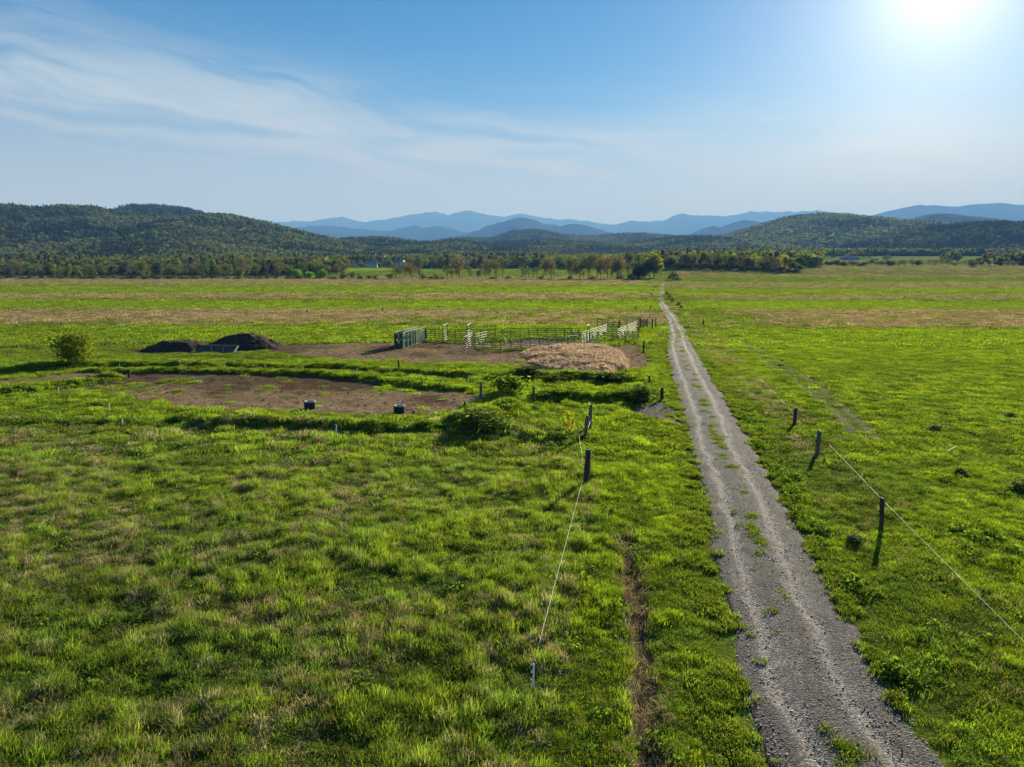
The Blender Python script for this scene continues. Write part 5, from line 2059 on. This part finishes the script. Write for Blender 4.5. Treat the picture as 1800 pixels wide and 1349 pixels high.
def build_bunk():
    A = Vector(ground_at(343, 620.5))
    B = Vector(ground_at(406, 622))
    B.z = A.z
    o = thing('feed_bunk', tuple(A), 'low grey metal feed bunk with slanted back in front of the compost heaps', 'feed bunk')
    d = (B - A)
    L = d.length
    d.normalize()
    n = Vector((-d.y, d.x, 0))
    up = Vector((0, 0, 1))
    bar('front_rail', A + up * .12, B + up * .12, .075, M['galv'], o, True)
    bar('back_rail', A + n * 1.0 + up * .72, A + d * (L + .25) + n * 1.0 + up * .76, .05, M['galv'], o, True)
    m = MB()
    q = [A + up * .08, B + up * .08, B + n * .7 + up * .08, A + n * .7 + up * .08]
    m.add([v - A for v in q] + [v - A - up * .06 for v in q], [(0, 1, 2, 3), (7, 6, 5, 4), (0, 4, 5, 1), (1, 5, 6, 2), (2, 6, 7, 3), (3, 7, 4, 0)])
    m.build('trough', M['galv'], o)
    for i in range(3):
        t0 = .06 + L * i / 3
        t1 = L * (i + 1) / 3 - .03 + (.2 if i == 2 else 0)
        m = MB()
        c = [A + d * t0 + n * .72 + up * .12, A + d * t1 + n * .72 + up * .12, A + d * t1 + n * .98 + up * .70, A + d * t0 + n * .98 + up * .70]
        e = [v + n * .03 for v in c]
        m.add([v - A for v in c + e], [(0, 1, 2, 3), (7, 6, 5, 4), (0, 4, 5, 1), (1, 5, 6, 2), (2, 6, 7, 3), (3, 7, 4, 0)])
        m.build('back_plate', M['darksteel'], o)
        bar('rib', A + d * t0 + n * .70 + up * .1, A + d * t0 + n * .97 + up * .73, .035, M['galv'], o, True)
    # bracket at the right end
    E = A + d * (L + .25)
    bar('end_bracket', E + up * .1, E + n * .95 + up * .75, .09, M['galv'], o, True)
    bar('end_bracket', E - d * .15 + up * .05, E + n * .85 + up * .1, .07, M['galv'], o, True)


build_bunk()


# ------------------------------------------------------------------ shrubs near the yard
def bush(name, px, base, hpx, wpx, label, cat, colour, seed, n_leaf=2600, leaf=.05, spread=.8, trunk=.2, levels=3, puff=.085, group=None, fill=400, kids=(7, 5, 3)):
    p = ground_at(px, base)
    k = math.hypot(p[1], CAM_H) / F
    wm, cm = tree_meshes(name, np.random.default_rng(seed), n_leaf=n_leaf, leaf=leaf, spread=spread, trunk_frac=trunk, levels=levels, puff=puff, fill=fill, kids=kids, r0=.02)
    TREES[name + str(seed)] = [(wm, cm)]
    return tree(name, name + str(seed), tuple(p), hpx * k, wpx * k, label, cat, group, colour, rz=1.0, cname='foliage' if cat == 'bush' else 'crown')


bush('round_tree', 137, 644, 59, 64, 'small round yellow-green leafy tree at the left bank', 'tree', (0.19, 0.22, 0.015), 31, n_leaf=2200, leaf=.045, spread=.85, trunk=.12, fill=1100)
bush('bramble_bush', 848, 742, 36, 100, 'broad mounded bramble thicket on the front bank', 'bush', (0.13, 0.20, 0.035), 32, n_leaf=1100, leaf=.075, spread=1.3, trunk=.02, levels=2, puff=.13, fill=500)
bush('bramble_bush', 893, 693, 33, 62, 'arching green bramble bush behind the leaning post', 'bush', (0.16, 0.25, 0.03), 33, n_leaf=800, leaf=.08, spread=1.2, trunk=.02, levels=2, puff=.12, fill=350)
bush('bramble_bush', 1126, 706, 31, 52, 'dark rounded bush at the road end of the bank', 'bush', (0.10, 0.17, 0.03), 34, n_leaf=800, leaf=.08, spread=1.1, trunk=.02, levels=2, puff=.12, fill=350)
bush('bramble_bush', 990, 664, 12, 60, 'low dark weeds along the front foot of the straw heap', 'bush', (0.10, 0.15, 0.03), 35, n_leaf=600, leaf=.13, spread=1.4, trunk=.02, levels=2, puff=.15, fill=250)
bush('bramble_bush', 1072, 667, 14, 60, 'dark scrubby weeds right of centre below the straw heap', 'bush', (0.10, 0.16, 0.03), 36, n_leaf=600, leaf=.13, spread=1.4, trunk=.02, levels=2, puff=.15, fill=250)
bush('bramble_bush', 925, 664, 12, 55, 'dark weeds at the left foot of the straw heap', 'bush', (0.08, 0.12, 0.03), 37, n_leaf=500, leaf=.13, spread=1.4, trunk=.02, levels=2, puff=.15, fill=200)
bush('young_sapling', 1000, 770, 46, 26, 'slender yellow-leaved sapling left of the close pair of posts', 'sapling', (0.36, 0.36, 0.015), 38, n_leaf=300, leaf=.06, spread=.45, trunk=.15, levels=2, puff=.05, fill=0, kids=(6, 3, 2))
bush('bramble_bush', 940, 724, 10, 40, 'small leafy weed clump right of the bramble thicket', 'bush', (0.12, 0.19, 0.03), 39, n_leaf=400, leaf=.14, spread=1.3, trunk=.02, levels=2, puff=.14, fill=200)
for i, (px, b, h, w) in enumerate([(1688, 836, 14, 24), (1795, 865, 22, 40), (1775, 735, 10, 20), (1500, 955, 16, 30), (1645, 755, 8, 22)]):
    bush('weed_clump', px, b, h, w, ['dark weed clump with white heads in the right field', 'dark weed clump at the right edge of the right field', 'small pale weed clump far out in the right field',
         'grey-green weed clump left of the nearest right post', 'low weed clump in the middle of the right field'][i], 'bush', (0.13, 0.18, 0.06), 50 + i, n_leaf=350, leaf=.13, spread=1.1, trunk=.02, levels=2, puff=.15, fill=200, group='weed clumps in the right field')
# low scrub along the far road edge
for i, (px, b, h) in enumerate([(1172, 520, 7), (1177, 527, 9), (1184, 533, 9), (1192, 538, 8), (1197, 543, 6), (1152, 507, 4), (1148, 513, 4), (1145, 520, 4)]):
    p = ground_at(px, b)
    k = p[1] / F
    tree('roadside_bush', 'scrub', tuple(p), h * k, h * 1.3 * k, 'small bush, %s along the far stretch of road' % ORD[i], 'bush', 'bushes along the far road', (0.10, 0.115, 0.03) if i in (1, 2) else (0.04, 0.055, 0.02), cname='foliage')


# ------------------------------------------------------------------ farmsteads
M['roof_blue'] = pbr('blue_grey_metal_roof', (0.20, 0.27, 0.36), .45, .2, .1, .3)
M['roof_grey'] = pbr('grey_shingle_roof', (0.14, 0.15, 0.17), .8, 0, .15, .5)
M['siding'] = pbr('white_siding', (0.50, 0.50, 0.49), .7, 0, .06, .5)
M['siding_red'] = pbr('grey_board_siding', (0.30, 0.30, 0.29), .8, 0, .12, .5)
M['pane'] = pbr('dark_window_glass', (0.02, 0.025, 0.03), .15, 0, .1, 2)


def house(name, px, D, wpx, dpx, hpx, rpx, roof, wall, label, rz=0.1, windows=4, chimney=False, zadd=0.0, rpy=None):
    k = D / F
    d = ray(px, 465)
    x = d[0] / d[1] * D
    z = Tz(x, D) + zadd
    if rpy is not None:
        z = CAM_H + ray(px, rpy)[2] / ray(px, rpy)[1] * D
    w, dep, h, rh = wpx * k, dpx * k, hpx * k, rpx * k
    o = thing(name, (x, D, z), label, 'barn' if 'barn' in name else 'house', 'far farm buildings', rz)
    m = MB()
    m.box((0, 0, h / 2 - 2.5), (w, dep, h + 5))
    m.add([(-w / 2, -dep / 2, h), (-w / 2, dep / 2, h), (-w / 2, 0, h + rh), (w / 2, -dep / 2, h), (w / 2, dep / 2, h), (w / 2, 0, h + rh)], [(0, 2, 1), (3, 4, 5)])
    m.build('wall', wall, o)
    r = MB()
    e = .5
    for sy in (-1, 1):
        a = [(-w / 2 - e, sy * (dep / 2 + e), h - e * rh / (dep / 2)), (w / 2 + e, sy * (dep / 2 + e), h - e * rh / (dep / 2)), (w / 2 + e, 0, h + rh), (-w / 2 - e, 0, h + rh)]
        b = [(p[0], p[1], p[2] + .25) for p in a]
        r.add(a + b, [(0, 1, 2, 3), (7, 6, 5, 4), (0, 4, 5, 1), (1, 5, 6, 2), (2, 6, 7, 3), (3, 7, 4, 0)])
    ro = r.build('roof', roof, o)
    if chimney:
        c = MB()
        c.box((w * .2, 0, h + rh + .3), (.8, .8, 2.0))
        c.build('chimney', M['siding_red'], ro)
    for i in range(windows):
        q = MB()
        q.box((-w / 2 + w * (i + .5) / windows, -dep / 2 - .03, h * .55), (1.1, .12, 1.4))
        q.build('window', M['pane'], o)
    q = MB()
    q.box((w * .32, -dep / 2 - .04, 1.1), (1.2, .14, 2.2))
    q.build('door', M['roof_grey'], o)
    return o


for i, px in enumerate((603, 614, 622, 634, 641, 668, 675, 683, 694, 716, 722)):
    D = 930.0 + 8 * (i % 3)
    k = D / F
    tree('yard_tree', 'full' if i % 2 else 'airy', far_pos(px, D), random.uniform(7, 15) * k, random.uniform(9, 15) * k, 'small green tree, %s from left around the far farm buildings' % ORD[i], 'tree', 'trees around the far farm', (0.085, 0.12, 0.035))
house('barn', 653, 960, 20, 11, 3.6, 4.2, M['roof_blue'], M['siding'], 'long white farm building with blue-grey roof among trees left of centre', .12, 5, rpy=466.5)
house('farm_house', 702, 970, 9, 9, 5.5, 4.5, M['roof_grey'], M['siding'], 'white gabled farmhouse right of the long blue-roofed building', -.4, 3, True, rpy=466.5)
house('farm_house', 709.5, 955, 6, 8, 4, 4, M['siding'], M['siding'], 'small bright white gabled shed at the right end of the farm', 1.2, 2, rpy=466.5)
house('farm_house', 686, 965, 14, 8, 2.5, 3, M['roof_grey'], M['siding_red'], 'low grey farm shed between the long building and the farmhouse', .1, 3, rpy=466.5)
house('farm_house', 628, 965, 9, 7, 3.5, 3, M['roof_grey'], M['siding'], 'small pale house left of the long blue-roofed building', -.2, 2, rpy=466.5)
house('farm_house', 601, 960, 5, 6, 3.5, 2.5, M['roof_grey'], M['siding'], 'tiny white house at the left end of the farm', .3, 2, rpy=467)
house('farm_house', 474, 1080, 5, 5, 5, 3, M['roof_grey'], M['siding'], 'tiny white house in the trees at the foot of the left hill', .3, 2, rpy=465)
house('barn', 1496, 1150, 22, 12, 4, 4.5, M['roof_blue'], M['siding_red'], 'long barn with dark blue roof in the fields below the right hill', -.1, 4, rpy=460.5)
house('barn', 1481, 1170, 9, 8, 3.5, 3, M['roof_blue'], M['siding_red'], 'smaller blue-roofed shed left of the long barn on the right', -.1, 2, rpy=460)
house('farm_house', 1540, 1150, 5, 5, 3, 2.5, M['roof_grey'], M['siding'], 'tiny pale shed right of the long blue-roofed barn', .2, 1, rpy=461.5)


# ------------------------------------------------------------------ air
def build_haze():
    m = MB()
    m.box((0, 20000, 885), (90000, 60000, 1776))
    o = m.build('haze', None)
    mat, N, out = new_mat('haze_air')
    v = N.node('ShaderNodeVolumePrincipled')
    v.inputs['Color'].default_value = (0.16, 0.38, 0.88, 1)
    v.inputs['Absorption Color'].default_value = (0.4, 0.4, 0.05, 1)
    v.inputs['Density'].default_value = 9.0e-5
    v.inputs['Anisotropy'].default_value = 0.06
    N.t.links.new(v.outputs[0], out.inputs['Volume'])
    o.data.materials.append(mat)
    tag(o, 'blue haze lying over the far hills', 'haze', kind='stuff')


build_haze()
